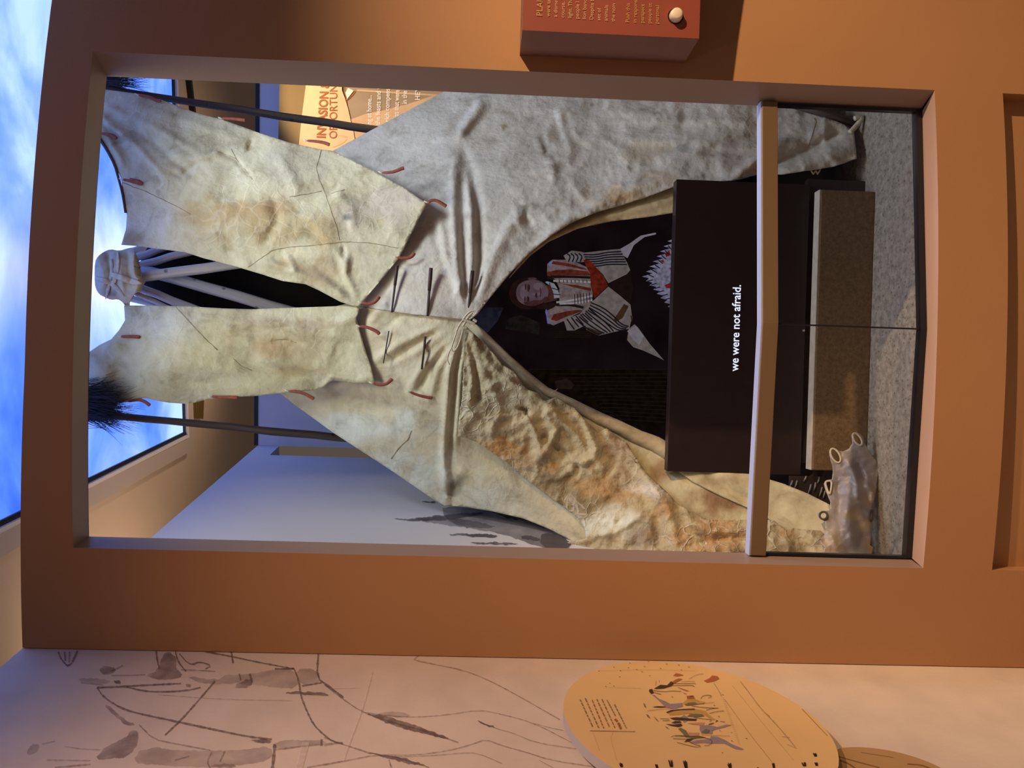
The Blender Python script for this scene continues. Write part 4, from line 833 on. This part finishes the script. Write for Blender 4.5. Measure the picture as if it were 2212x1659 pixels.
sheet('skin', RWH, 3.2, lambda x, y: rw_d0(x, y)-relief(x, y, rw_cr)-.014*(fbm(x/22, y/22, 111)-.5)-.02*(fbm(x/60, y/60, 113)-.5), 'rawhide', rw, .004, holes,
      col=blobs((.33, .285, .27), [(1845, 1015, 30, 40, (.25, .22, .24), .8), (1820, 1050, 24, 40, (.24, .215, .23), .7), (1880, 1075, 16, 26, (.36, .26, .18), .7), (1845, 1110, 20, 14, (.42, .33, .2), .7), (1868, 1135, 20, 16, (.50, .42, .28), .8), (1855, 1165, 24, 20, (.34, .30, .28), .7), (1800, 1170, 30, 34, (.42, .33, .24), .7), (1880, 1190, 10, 24, (.50, .32, .15), .8), (1850, 1195, 30, 14, (.48, .45, .40), .7)], 115, .12, 12))
for h, nm in zip(holes, range(9)):
    P = np.vstack([h, h[:2]]); P = resample(smooth_poly(P, 1, False), 2.5, False); cc = np.mean(h, 0); P = cc+(P-cc)*1.12
    tube('loop_rim', PY(P[:, 0], P[:, 1], rw_d0(P[:, 0], P[:, 1])-.006), .0042, 'palethong' if nm not in (3, 4) else 'barkpole', rw, 7)
# dark fringed robe behind the rawhide
fb = [(1676, 1030), (1740, 1022), (1792, 1020), (1800, 1050), (1798, 1084), (1760, 1070), (1700, 1050), (1676, 1044)]
rb = empty('fringed_robe', (0, 0, 0), 'dark robe edge with grey fringe tucked beside the console and rawhide', 'robe')
box('robe', (-.50, cx0-.004, 3.205, 3.225, 0, .30), 'toe', rb)
for a_, b_ in (((1742, 1028), (1736, 1040)), ((1722, 1038), (1716, 1056)), ((1712, 1038), (1706, 1052)), ((1762, 1042), (1758, 1060)), ((1770, 1030), (1766, 1044)), ((1776, 1052), (1770, 1072)), ((1696, 1046), (1690, 1050)), ((1752, 1046), (1746, 1066)), ((1782, 1060), (1778, 1076))):
    q = np.array([a_, b_], float); q = np.array([q[0], q.mean(0)+(.8, 0), q[1]]); tube('fringe_strand', PY(q[:, 0], q[:, 1], np.full(3, 3.198)), [.003, .0045, .002], 'grey_cloth', rb, 6)

# ================================================================== RED READER PANEL ON THE PARTITION
sg = empty('reader_panel', (0, 0, 0), 'red text panel box with a round cream button on the partition', 'sign')
ys = 2.185; A, B_ = PY(1128, 72, ys), PY(1510, 78, ys); sx0 = (A[0]+B_[0])/2; szt, szb = A[2], B_[2]; sx1 = sx0+.50
yb0, yb1 = yf(sx0), yf(sx1)
P = [(sx0, ys, szb), (sx1, ys, szb), (sx1, yb1, szb), (sx0, yb0, szb), (sx0, ys, szt), (sx1, ys, szt), (sx1, yb1, szt), (sx0, yb0, szt)]
hexa('panel_box', P, 'red_side', sg)
obj('panel_face', [(sx0, ys-.0015, szb), (sx1, ys-.0015, szb), (sx1, ys-.0015, szt), (sx0, ys-.0015, szt)], [(0, 1, 2, 3)], 'red_face', sg)
def line_z(px): return PY(px, 40, ys)[2]
hx = PY(1165, 36, ys)[0]
text_mesh('heading', 'PLAIN', (hx, ys-.0015, line_z(1171)), (1, 0, 0), (0, 0, 1), .024, 'ochre_ink', sg, None, .008)
for k, s in enumerate(['were tall.', 'a diamet', 'course. T', 'light. Tho', 'people l', 'lion band', 'Despite b', 'set of', 'animals', 'the nom']):
    text_mesh('text_line', s, (hx-.002*k*.3, ys-.0015, line_z(1187.5+15.6*k)), (1, 0, 0), (0, 0, 1), .0155, 'cream_ink', sg, None, .004)
for k, s in enumerate(['Push this', 'in respons', 'perspect', 'people at', 'personal']):
    text_mesh('text_line', s, (hx-.006, ys-.0015, line_z(1359+15.8*k)), (1, 0, 0), (0, 0, 1), .0155, 'ochre_ink', sg, None, .004)
bc = PY(1459, 36, ys); n = 28; V = []; Fc = []
for r_, y_ in ((.0185, ys-.001), (.0185, ys-.010), (.0165, ys-.020), (.012, ys-.0225)):
    V += [(bc[0]+r_*math.cos(2*math.pi*k/n), y_, bc[2]+r_*math.sin(2*math.pi*k/n)) for k in range(n)]
for i in range(3): Fc += [(i*n+k, i*n+(k+1) % n, (i+1)*n+(k+1) % n, (i+1)*n+k) for k in range(n)]
Fc.append(tuple(3*n+k for k in range(n)))
obj('push_button', V, Fc, 'button', sg, True)
V = [(bc[0]+.023*math.cos(2*math.pi*k/n), ys-.0018, bc[2]+.023*math.sin(2*math.pi*k/n)) for k in range(n)]
obj('button_well', V, [tuple(range(n))], 'black', sg)

# ================================================================== BANNER AND PANEL BEHIND, RIGHT
def pb(p, off=0.0):                       # leaning banner plane
    p = np.atleast_2d(np.array(p, float)); Y = 4.31+(310-p[:, 1])/120*.06-off; return PY(p[:, 0], p[:, 1], Y)
def slab(name, pts, m, parent, off, th):
    f = pb(pts, off); bk = pb(pts, off-th); n = len(f); V = list(f)+list(bk)
    return obj(name, V, [tuple(range(n))[::-1], tuple(range(n, 2*n))]+[(i, (i+1) % n, n+(i+1) % n, n+i) for i in range(n)], m, parent)
bnr = empty('exhibit_board', (0, 0, 0), 'olive exhibit board with an orange paper headline and white quotation', 'sign')
slab('board', [(606, 60), (600, 360), (1000, 380), (1000, 60)], 'olive', bnr, 0, .03)
slab('text_panel', [(738, 60), (748, 205), (757, 260), (766, 330), (1000, 360), (1000, 60)], 'panel_olive', bnr, .004, .004)
slab('torn_paper', [(668, 110), (660, 190), (652, 250), (646, 308), (644, 335), (735, 345), (766, 300), (764, 286), (758, 262), (752, 235), (745, 212), (739, 196), (734, 110)], 'paper', bnr, .012, .005)
slab('paper_stain', [(752, 190), (764, 196), (750, 214), (746, 200)], 'white_ink', bnr, .012, .004)
def pb_prt(name, polys, m, off): return flat_polys(name, polys, lambda p: pb(p, off), m, bnr)
pb_prt('print_landscape', [[(757, 258), (790, 246), (830, 238), (880, 225), (940, 205), (1000, 200), (1000, 330), (775, 330)]], 'tan_print', .0062)
pb_prt('print_edge', [[(772, 193), (960, 205), (960, 209), (770, 197)]], 'tan_print', .0066)
ribbons('paper_crease', [stroke([(700, 288), (715, 289), (735, 293), (750, 296)], (1, 4)), stroke([(750, 300), (740, 310), (720, 318)], 2), stroke([(664, 278), (668, 277)], 1.5)], lambda p: pb(p, .0130), 'tan_print', bnr)
ribbons('panel_crease', [stroke([(748, 216), (760, 206), (768, 196)], (5, 3)), stroke([(747, 218), (754, 245), (758, 264)], 2.5)], lambda p: pb(p, .0075), 'brown_ink', bnr)
def btext(name, s, start, end, cap, m, off, bold=.0):
    p = pb([start, end], off); ex = p[1]-p[0]; wl = np.linalg.norm(ex); ex /= wl; q = pb([start, (start[0]-cap, start[1])], off); ey = q[1]-q[0]; h = np.linalg.norm(ey); ey = ey/h; ey -= ex*(ey@ex); ey /= np.linalg.norm(ey)
    return text_mesh(name, s, p[0], ex, ey, h/.70, m, bnr, wl, bold, .0005)
btext('headline', 'INVASION &', (703, 299), (711, 176), 19, 'brown_ink', .0135, .03)
btext('headline', 'OPPORTUNITY', (728, 300), (729, 150), 17, 'brown_ink', .0135, .008)
for s, st, en in (('rejoicing at home...', (802, 300), (803, 206)), ('the feasts and the hails', (821, 270), (824, 150)), ('be a rich compensation', (840, 290), (843, 165)), ('hardships that were', (859, 285), (863, 195)), ('in the day', (879, 225), (880, 175)), ('HEY', (907, 217), (908, 190))):
    btext('quotation', s, st, en, 11, 'white_ink', .0072, .012)

# ================================================================== OVAL BOARDS ON THE MURAL WALL
OFF = .050
def ov_plane(p, off): p = np.atleast_2d(np.array(p, float)); return PW(p[:, 0], p[:, 1], off)
OVP = np.array([(1217, 1536), (1223, 1504), (1243, 1472), (1281, 1449), (1330, 1434.5), (1374, 1430.5), (1460, 1433), (1533, 1443), (1605, 1463), (1677, 1495), (1735, 1533), (1779, 1573), (1808, 1611), (1812, 1628), (1243, 1594), (1272, 1622), (1324, 1657)], float)
Q = ov_plane(OVP, OFF); S = (Q[:, :2]-WA)@wd; Z = Q[:, 2]
D = np.c_[S*S, S*Z, Z*Z, S, Z]; cf = np.linalg.lstsq(D, np.ones(len(S)), rcond=None)[0]      # ellipse through the measured rim
A2 = np.array([[cf[0], cf[1]/2], [cf[1]/2, cf[2]]]); cen = np.linalg.solve(-2*A2, cf[3:]); kk = 1+cen@A2@cen; ev, evec = np.linalg.eigh(A2/kk)
n = 72; ring = [cen+evec@(np.array([math.cos(t), math.sin(t)])/np.sqrt(ev)) for t in np.linspace(0, 2*math.pi, n, False)]
def disc(name, ring, o0, o1, m, me, parent):
    n = len(ring); V = [wall_pt(s, o1, z) for s, z in ring]+[wall_pt(s, o0, z) for s, z in ring]
    o = obj(name, V, [tuple(range(n))], m, parent); obj(name+'_edge', V, [(i, n+i, n+(i+1) % n, (i+1) % n) for i in range(n)]+[tuple(range(n, 2*n))[::-1]], me, parent); return o
ov = empty('oval_board', (0, 0, 0), 'yellow oval board with drawn horses and riders on the mural wall', 'sign')
disc('board', ring, .021, OFF, 'oval', 'oval_edge', ov)
op = lambda p: ov_plane(p, OFF+.0012); op2 = lambda p: ov_plane(p, OFF+.0018)
op3 = lambda p: ov_plane(p, OFF+.0024)
M['ink_dark'] = ink('ink_dark', (.05, .03, .02), .9, .1); M['ink_mid'] = ink('ink_mid', (.20, .11, .05), .7, .2); M['ink_faint'] = ink('ink_faint', (.22, .13, .07), .35, .3, 60)
M['ink_lilac'] = ink('ink_lilac', (.30, .23, .27), .8, .2); M['ink_green'] = ink('ink_green', (.16, .15, .08), .85, .2); M['ink_rust'] = ink('ink_rust', (.42, .12, .04), .8, .25); M['ink_yell'] = ink('ink_yellow', (.55, .33, .09), .8, .15); M['ink_pink'] = ink('ink_pink', (.55, .27, .15), .75, .2)
def gp(l): return [(1380+x/9.217, 1440+y/9.217) for x, y in l]
def oshape(name, ls, m, pr=op): flat_polys(name, [np.array(gp(l)) for l in ls], pr, m, ov)
def olines(name, ls, w, m, pr=op2): ribbons(name, [stroke(gp(l), w) for l in ls], pr, m, ov)
oshape('print_horse', [[(260, 560), (310, 560), (400, 640), (540, 690), (620, 740), (760, 730), (860, 720), (880, 790), (760, 830), (640, 840), (520, 800), (460, 740), (380, 660)], [(1210, 1170), (1400, 1160), (1560, 1200), (1740, 1150), (1860, 1160), (1700, 1210), (1500, 1260), (1380, 1330), (1250, 1330), (1210, 1270)], [(1380, 1300), (1470, 1290), (1460, 1340), (1380, 1330)], [(1430, 1380), (1560, 1390), (1700, 1450), (1850, 1540), (2090, 1640), (2060, 1659), (1920, 1640), (1700, 1530), (1480, 1530), (1290, 1520), (1130, 1530), (1000, 1500), (1150, 1460), (1420, 1440)], [(900, 960), (960, 990), (1000, 1050), (900, 1120), (820, 1010)]], 'ink_lilac')
oshape('print_horse', [[(860, 730), (960, 650), (960, 580), (1090, 580), (1130, 650), (1260, 690), (1320, 700), (1290, 745), (1180, 745), (1120, 710), (1000, 740), (920, 770)], [(560, 920), (700, 870), (960, 870), (1130, 840), (1330, 880), (1400, 960), (1530, 1060), (1440, 1060), (1300, 960), (1010, 930), (800, 960), (620, 970)]], 'ink_yell')
oshape('print_rider', [[(905, 755), (1000, 715), (1120, 710), (1180, 745), (1040, 770), (960, 775)], [(960, 990), (1020, 935), (1250, 945), (1310, 985), (1130, 1005)], [(780, 1240), (830, 1210), (940, 1270), (980, 1340), (1020, 1380), (1200, 1370), (1330, 1410), (1120, 1430), (920, 1400), (870, 1330)], [(1240, 1310), (1320, 1240), (1420, 1260), (1360, 1330)]], 'ink_green', op2)
oshape('print_blanket', [[(680, 180), (740, 125), (830, 145), (890, 170), (760, 190)], [(650, 310), (720, 260), (790, 232), (870, 245), (790, 290), (700, 330)], [(1290, 280), (1400, 230), (1460, 170), (1570, 190), (1600, 240), (1500, 290), (1360, 315)], [(950, 580), (1090, 575), (1110, 640), (960, 640)], [(750, 400), (880, 440), (1010, 485), (940, 490), (830, 440)]], 'ink_rust', op2)
oshape('print_blanket', [[(960, 1120), (1200, 1110), (1310, 1110), (1290, 1165), (1060, 1150)], [(960, 1310), (1200, 1310), (1190, 1370), (1020, 1380)]], 'ink_pink', op2)
oshape('print_bow', [[(540, 905), (640, 860), (900, 840), (1110, 830), (1115, 860), (900, 862), (700, 880), (570, 925)], [(610, 1020), (760, 1005), (900, 1020), (1160, 1040), (1130, 1075), (900, 1070), (700, 1060)], [(640, 1120), (720, 1080), (820, 1080), (850, 1110), (720, 1130)], [(530, 1140), (700, 1150), (840, 1130), (870, 1170), (790, 1200), (640, 1175)], [(300, 440), (360, 400), (430, 360), (560, 370), (640, 290), (700, 330), (640, 390), (500, 430), (400, 440)], [(900, 1500), (960, 1440), (1100, 1430), (1000, 1490)], [(1380, 1145), (1500, 1110), (1480, 1135), (1400, 1155)], [(1520, 1100), (1550, 1060), (1580, 1075), (1530, 1105)], [(1000, 590), (1060, 575), (1095, 590), (1040, 605)], [(270, 800), (370, 785), (500, 790), (550, 805), (420, 815), (300, 808)], [(210, 450), (270, 445), (280, 480), (300, 520), (240, 545), (200, 490)]], 'ink_dark', op2)
olines('print_outline', [[(700, 330), (900, 340), (1130, 330)], [(640, 370), (880, 375), (1060, 370), (1105, 395)], [(720, 1380), (1000, 1380), (1400, 1420), (1470, 1500), (1400, 1560), (1300, 1570)], [(640, 1395), (740, 1360), (960, 1385)], [(680, 1430), (900, 1440), (1120, 1430)], [(1100, 1010), (1300, 1040), (1430, 1050), (1445, 1080), (1400, 1095)], [(1050, 780), (1300, 815), (1580, 825)], [(280, 470), (500, 500), (640, 480), (840, 490)], [(300, 510), (440, 550)], [(1000, 1500), (1100, 1540), (1250, 1580), (1150, 1600), (1050, 1580), (920, 1550), (820, 1520), (760, 1510)], [(1340, 870), (1440, 830), (1570, 822)], [(1400, 930), (1540, 890), (1690, 878)], [(1620, 1090), (1710, 1100)], [(1230, 640), (1270, 575), (1400, 560), (1460, 590), (1380, 620)], [(470, 1075), (620, 1070)], [(420, 1035), (600, 1040)]], .9, 'ink_dark', op3)
olines('print_outline', [[(160, 878), (420, 845), (600, 835)], [(1180, 740), (1500, 710)], [(1240, 1350), (1600, 1370), (1810, 1378)], [(840, 300), (1000, 290), (1110, 290)], [(1000, 240), (1160, 150), (1280, 145)], [(340, 280), (330, 380)], [(405, 270), (400, 310)]], .8, 'ink_mid', op3)
oshape('print_arrows', [[(85, 720), (120, 740), (145, 820), (110, 800)], [(140, 940), (190, 960), (235, 1040), (170, 1000)], [(290, 985), (350, 1030), (405, 1105), (340, 1060)], [(510, 1180), (560, 1200), (615, 1255), (550, 1220)], [(870, 510), (970, 545), (910, 545)], [(1590, 1245), (1650, 1290), (1610, 1280)], [(1830, 1465), (1880, 1490), (1850, 1490)], [(1650, 555), (1690, 552), (1680, 570)], [(1830, 1300), (1865, 1310), (1845, 1318)], [(2120, 1420), (2160, 1420), (2140, 1436)], [(640, 595), (690, 600), (660, 610)], [(1480, 765), (1520, 770), (1500, 780)], [(1570, 990), (1605, 995), (1590, 1002)]], 'ink_mid', op2)
oc = lambda l: [(1200+x/3.456, 1420+y/3.456) for x, y in l]
ribbons('print_ground', [stroke(oc(l), w_) for l, w_ in (([(1260, 310), (1440, 560), (1615, 780)], 1.3), ([(1380, 180), (1450, 270), (1530, 380), (1620, 470), (1700, 560), (1790, 670)], 2.2), ([(1320, 210), (1520, 460), (1780, 770)], .7), ([(1180, 190), (1220, 250), (1240, 290)], 1.8), ([(430, 560), (410, 610), (460, 770)], .6), ([(280, 560), (330, 700)], .6), ([(330, 100), (700, 90), (1040, 100)], .6), ([(400, 225), (640, 232)], .7))], op2, 'ink_faint', ov)
ribbons('print_hatch', [stroke(oc([(1240+1.0*k*5, 300+k*14), (1260+k*5, 304+k*14)]), .8) for k in range(26)]+[stroke(oc([(1690, 590), (1750, 600)]), 1.4), stroke(oc([(1730, 650), (1800, 680)]), 1.6), stroke(oc([(1560, 410), (1600, 440)]), 1.2)], op2, 'ink_faint', ov)
ribbons('print_rule', [stroke(oc([(258, 547), (594, 553)]), 1.3), stroke(oc([(1840, 385), (1930, 480), (2030, 585)]), 1.3)], op2, 'ink_mid', ov)
greek = []
for k, (s, e_) in enumerate([((1253, 1511), (1281, 1572)), ((1264, 1508), (1293, 1572)), ((1279, 1512), (1304, 1573)), ((1289, 1510), (1317, 1572)), ((1300, 1510), (1328, 1572)), ((1311, 1512), (1329, 1546)), ((1327, 1521), (1353, 1573))]):
    s = np.array(s, float); e_ = np.array(e_, float); t = 0
    while t < .98:
        t2 = min(1, t+rng.uniform(.06, .16)); greek.append(stroke([s+(e_-s)*t, s+(e_-s)*t2], 2.6)); t = t2+.035
ribbons('print_small_text', greek, op2, 'ink_mid', ov)
ribbons('print_bold_text', [stroke([(1328, 1553), (1333, 1558)], 5), stroke([(1335, 1561), (1338, 1567)], 5), stroke([(1338, 1568), (1341, 1574)], 5)], op2, 'brown_ink', ov)
tufts = [(485, 800, 12, 28), (750, 810, 9, 24), (858, 790, 16, 44), (968, 795, 16, 50), (1296, 805, 14, 32), (1618, 805, 16, 32), (1850, 795, 16, 26), (1935, 725, 14, 20), (1940, 795, 14, 20), (1510, 825, 6, 8)]
gl = []
for cx_, cy_, a_, b_ in tufts:
    for k in range(9): q = rng.uniform(-1, 1); gl.append(stroke(oc([(cx_+q*a_*.5+8, cy_+b_*.6), (cx_+q*a_, cy_-b_*rng.uniform(.4, 1)*.6)]), (2.6, 1.2)))
ribbons('print_grass', gl, op2, 'ink_dark', ov)
ribbons('print_specks', [stroke(oc([(x_, y_), (x_+10, y_+3)]), 1.3) for x_, y_ in [(40, 0)]*0+[(430, 70), (480, 98), (550, 40), (600, 88), (640, 105), (660, 65), (700, 135), (780, 80), (825, 48), (915, 55), (935, 92), (990, 70), (400, 190), (370, 215), (430, 212), (475, 143), (540, 75), (318, 100), (690, 30), (1240, 710), (1420, 603), (1310, 620), (1215, 440), (1180, 355)]], op2, 'ink_mid', ov)
# second board below, tan
S2 = []
for x_, y_ in ((1806, 1616), (1850, 1613), (1900, 1617), (1950, 1627), (2000, 1643), (2040, 1662), (2075, 1690), (2080, 1730), (2020, 1770), (1900, 1770), (1810, 1740), (1780, 1690), (1790, 1640)):
    p = ov_plane((x_, y_), .019)[0]; S2.append((float((p[:2]-WA)@wd), p[2]))
S2 = smooth_poly(S2, 2)[::-1]
ob = empty('round_board', (0, 0, 0), 'tan rounded board with a pencil drawing tucked under the yellow oval board', 'sign')
disc('board', [tuple(q) for q in S2][::-1], .003, .019, 'oval2', 'oval_edge', ob)
ribbons('pencil_lines', [stroke(l, w_) for l, w_ in (([(1812, 1634), (1850, 1645), (1900, 1658)], 2), ([(1815, 1642), (1835, 1650), (1850, 1662)], 3), ([(1960, 1650), (1990, 1652), (2010, 1660)], 2.5), ([(1860, 1625), (1930, 1636)], 1))], lambda p: ov_plane(p, .0200), 'ink_mid', ob)

# ================================================================== MURAL DRAWING ON THE LEFT WALL
m7 = lambda l: [(x*.349, 1080+y*.349) for x, y in l]
m8 = lambda l: [(700+x*.349, 1080+y*.349) for x, y in l]
mw = lambda p: ov_plane(p, .0018); mw2 = lambda p: ov_plane(p, .0026)
M['wash1'] = ink('graphite_wash', (.24, .165, .150), .42, .5, 25); M['wash2'] = ink('graphite_wash_pale', (.28, .20, .185), .26, .5, 20); M['wash3'] = ink('graphite_wash_dark', (.17, .11, .10), .58, .4, 40)
M['pencil'] = ink('pencil_line', (.18, .115, .10), .62, .35, 120); M['pencil_pale'] = ink('pencil_pale', (.22, .14, .12), .40, .4, 120); M['chalk'] = ink('chalk_line', (.78, .66, .58), .5, .3, 60)
def ragged(l, amp=3.0):
    P = resample(smooth_poly(l, 1), 4); return P+np.c_[fbm(P[:, 0]/7, P[:, 1]/7, 201)-.5, fbm(P[:, 0]/7, P[:, 1]/7, 203)-.5]*amp*2
mur = lambda n, ls, m: flat_polys(n, [ragged(l) for l in ls], mw, m, wall_left)
mur('mural_wash', [m7([(900, 1085), (980, 1050), (1000, 960), (1050, 935), (1090, 985), (1095, 1045), (1140, 1090), (1060, 1112), (950, 1110)]), m7([(580, 1612), (660, 1520), (780, 1470), (822, 1415), (858, 1440), (855, 1500), (800, 1585), (700, 1602)]), m7([(640, 1265), (690, 1280), (760, 1355), (850, 1395), (790, 1402), (720, 1345)]), m7([(610, 1045), (650, 1022), (720, 1040), (690, 1080), (630, 1080)]), m7([(1440, 1155), (1540, 1100), (1572, 1140), (1520, 1165)]), m7([(1330, 1655), (1290, 1640), (1420, 1625), (1480, 1659)])], 'wash1')
mur('mural_wash', [m7([(1140, 1085), (1340, 1120), (1400, 1075), (1480, 1085), (1560, 1075), (1700, 1048), (1820, 1043), (1856, 1172), (1640, 1152), (1480, 1132), (1250, 1142)]), m7([(900, 1525), (1080, 1548), (1300, 1552), (1500, 1545), (1680, 1520), (1692, 1600), (1500, 1645), (1250, 1655), (1000, 1645), (800, 1622)]), m7([(470, 1112), (560, 1098), (700, 1118), (640, 1140), (520, 1130)]), m7([(1700, 1490), (1960, 1480), (2040, 1500), (1760, 1545), (1690, 1540)]), m7([(1820, 1045), (1960, 1040), (1990, 1140), (1860, 1150)]), m7([(160, 1575), (190, 1510), (260, 1510), (210, 1580)]), m8([(300, 1325), (460, 1305), (560, 1340), (420, 1350)])], 'wash2')
mur('mural_wash', [m7([(1745, 1192), (1860, 1184), (2040, 1198), (2030, 1215), (1860, 1205)]), m8([(230, 1310), (420, 1345), (640, 1420), (810, 1490), (640, 1452), (400, 1388)]), m8([(180, 1540), (300, 1570), (460, 1585), (660, 1650), (560, 1640), (380, 1595)]), m7([(1535, 1485), (1660, 1480), (1690, 1505), (1600, 1505)]), m8([(945, 1362), (1040, 1395), (1060, 1412), (980, 1385)]), m7([(700, 1115), (740, 1115), (750, 1140), (715, 1135)])], 'wash3')
L1 = [([(600, 1160), (640, 1220), (760, 1295), (900, 1330), (1090, 1370), (1300, 1415), (1540, 1465), (1680, 1480)], 3), ([(1020, 1455), (1110, 1370), (1180, 1295), (1270, 1190), (1330, 1120)], 2.6), ([(600, 1160), (740, 1155), (900, 1145), (1120, 1135)], 2.8), ([(780, 1155), (880, 1180), (980, 1188), (1150, 1180), (1240, 1160)], 2.4), ([(1270, 938), (1420, 965), (1580, 1000), (1820, 1045)], 2.4), ([(1430, 935), (1442, 1010)], 2.6), ([(1970, 945), (1960, 1100), (2030, 1150), (2125, 1222)], 3.4),
      ([(1820, 1045), (1850, 1120), (1860, 1210), (1900, 1310), (1940, 1390), (2000, 1450), (2060, 1495), (2120, 1505)], 2.8), ([(1700, 1045), (1820, 1042)], 3.2), ([(360, 940), (380, 990), (430, 1038), (480, 932)], 2.6), ([(400, 940), (404, 995)], 2), ([(430, 938), (428, 1005)], 2), ([(965, 935), (975, 1000), (985, 1045)], 3), ([(1085, 935), (1100, 1000), (1150, 1060)], 2.4), ([(1110, 950), (1160, 1010), (1210, 1020)], 1.6), ([(1190, 1015), (1240, 1000), (1310, 1025), (1270, 1045)], 2.2), ([(1700, 1510), (1695, 1580), (1685, 1659)], 5), ([(1990, 1480), (1988, 1520)], 3.2), ([(1480, 1075), (1490, 1115)], 3), ([(1545, 1075), (1560, 1125)], 3), ([(1870, 1150), (1990, 1130)], 2.2)]
L2 = [([(680, 1060), (740, 1035), (760, 1022)], 2), ([(690, 1085), (800, 1085), (900, 1080)], 1.6), ([(1330, 1060), (1250, 1055), (1120, 1050)], 1.8), ([(860, 1390), (950, 1480), (1070, 1505), (1300, 1548)], 2), ([(1700, 1545), (1900, 1520), (2120, 1500)], 2), ([(340, 1655), (560, 1635)], 2.4), ([(290, 1608), (560, 1612)], 1.6), ([(260, 1510), (340, 1492)], 1.4), ([(400, 1525), (500, 1540), (620, 1545)], 1.4), ([(1080, 1610), (1170, 1585)], 1.8), ([(1310, 1560), (1280, 1620), (1300, 1659)], 2.2), ([(1390, 1555), (1360, 1620)], 2.2), ([(980, 1205), (1400, 1235), (1810, 1242)], .8), ([(500, 1130), (640, 1145)], 1.4), ([(1900, 1655), (2120, 1615)], 2), ([(1150, 1145), (1180, 1150)], 5)]
L3 = [([(0, 1140), (100, 1220), (230, 1310), (400, 1370), (600, 1420), (830, 1500)], 2), ([(230, 1310), (400, 1335), (560, 1345), (760, 1330), (960, 1298), (1100, 1325), (1300, 1380), (1550, 1510)], 1.3), ([(595, 950), (570, 975), (550, 990), (700, 1020), (850, 1050), (1000, 1105), (1200, 1210), (1460, 1360)], 1.6), ([(950, 1365), (1050, 1410), (1180, 1445), (1300, 1500), (1560, 1540)], 1.3), ([(0, 1470), (140, 1520), (300, 1570), (450, 1590), (650, 1655)], 2), ([(0, 1640), (150, 1610), (330, 1575), (560, 1580), (780, 1550), (920, 1510), (1000, 1480), (1100, 1520), (1250, 1560), (1400, 1610), (1700, 1655)], 1.6), ([(440, 1590), (700, 1580), (850, 1565), (950, 1565), (1100, 1630)], 1.2), ([(1290, 1380), (1400, 1410), (1480, 1425)], 1), ([(0, 1520), (90, 1505)], 1.3), ([(400, 1605), (415, 1655)], 2.5), ([(1330, 1610), (1420, 1659)], 1)]
ribbons('mural_line', [stroke(m7(l), w_, 1, .35) for l, w_ in L1], mw2, 'pencil', wall_left)
ribbons('mural_line', [stroke(m7(l), w_, 1, .35) for l, w_ in L2]+[stroke(m8(l), w_, 1, .35) for l, w_ in L3], mw2, 'pencil_pale', wall_left)
ribbons('mural_line', [stroke(m8([(300, 1060), (240, 1290), (150, 1520), (120, 1620)]), 3, 1, .3), stroke(m8([(40, 1165), (220, 1162)]), 1.5, 0, .3)], mw2, 'chalk', wall_left)
flat_polys('mural_tape', [np.array(m7([(1872, 1500), (1916, 1500), (1872, 1660), (1830, 1660)]))], mw2, 'chalk', wall_left)
# mural farther along the wall, seen past the tipi
M['wash4'] = ink('ink_wash_far', (.10, .085, .09), .75, .3, 10); M['wash5'] = ink('ink_wash_far_pale', (.15, .13, .14), .45, .4, 8)
flat_polys('mural_wash', [ragged(l) for l in ([(955, 1090), (1070, 1100), (1130, 1118), (1180, 1140), (1236, 1170), (1220, 1190), (1160, 1180), (1080, 1150), (1000, 1140), (960, 1120)], [(880, 1122), (960, 1116), (1040, 1128), (1080, 1140), (1000, 1140)])], mw, 'wash5', wall_left)
flat_polys('mural_wash', [ragged(l) for l in ([(835, 1122), (900, 1119), (980, 1110), (1060, 1106), (1000, 1118), (940, 1126)], [(960, 1154), (1000, 1152), (1080, 1154), (1060, 1162), (1020, 1158)], [(1125, 1156), (1165, 1160), (1165, 1168), (1128, 1164)], [(1170, 1145), (1236, 1168), (1225, 1190), (1165, 1180)], [(1060, 1104), (1130, 1118), (1110, 1124)], [(905, 1082), (935, 1082), (945, 1086), (925, 1085)], [(1000, 1172), (1080, 1170), (1130, 1176), (1060, 1176)])], mw2, 'wash4', wall_left)
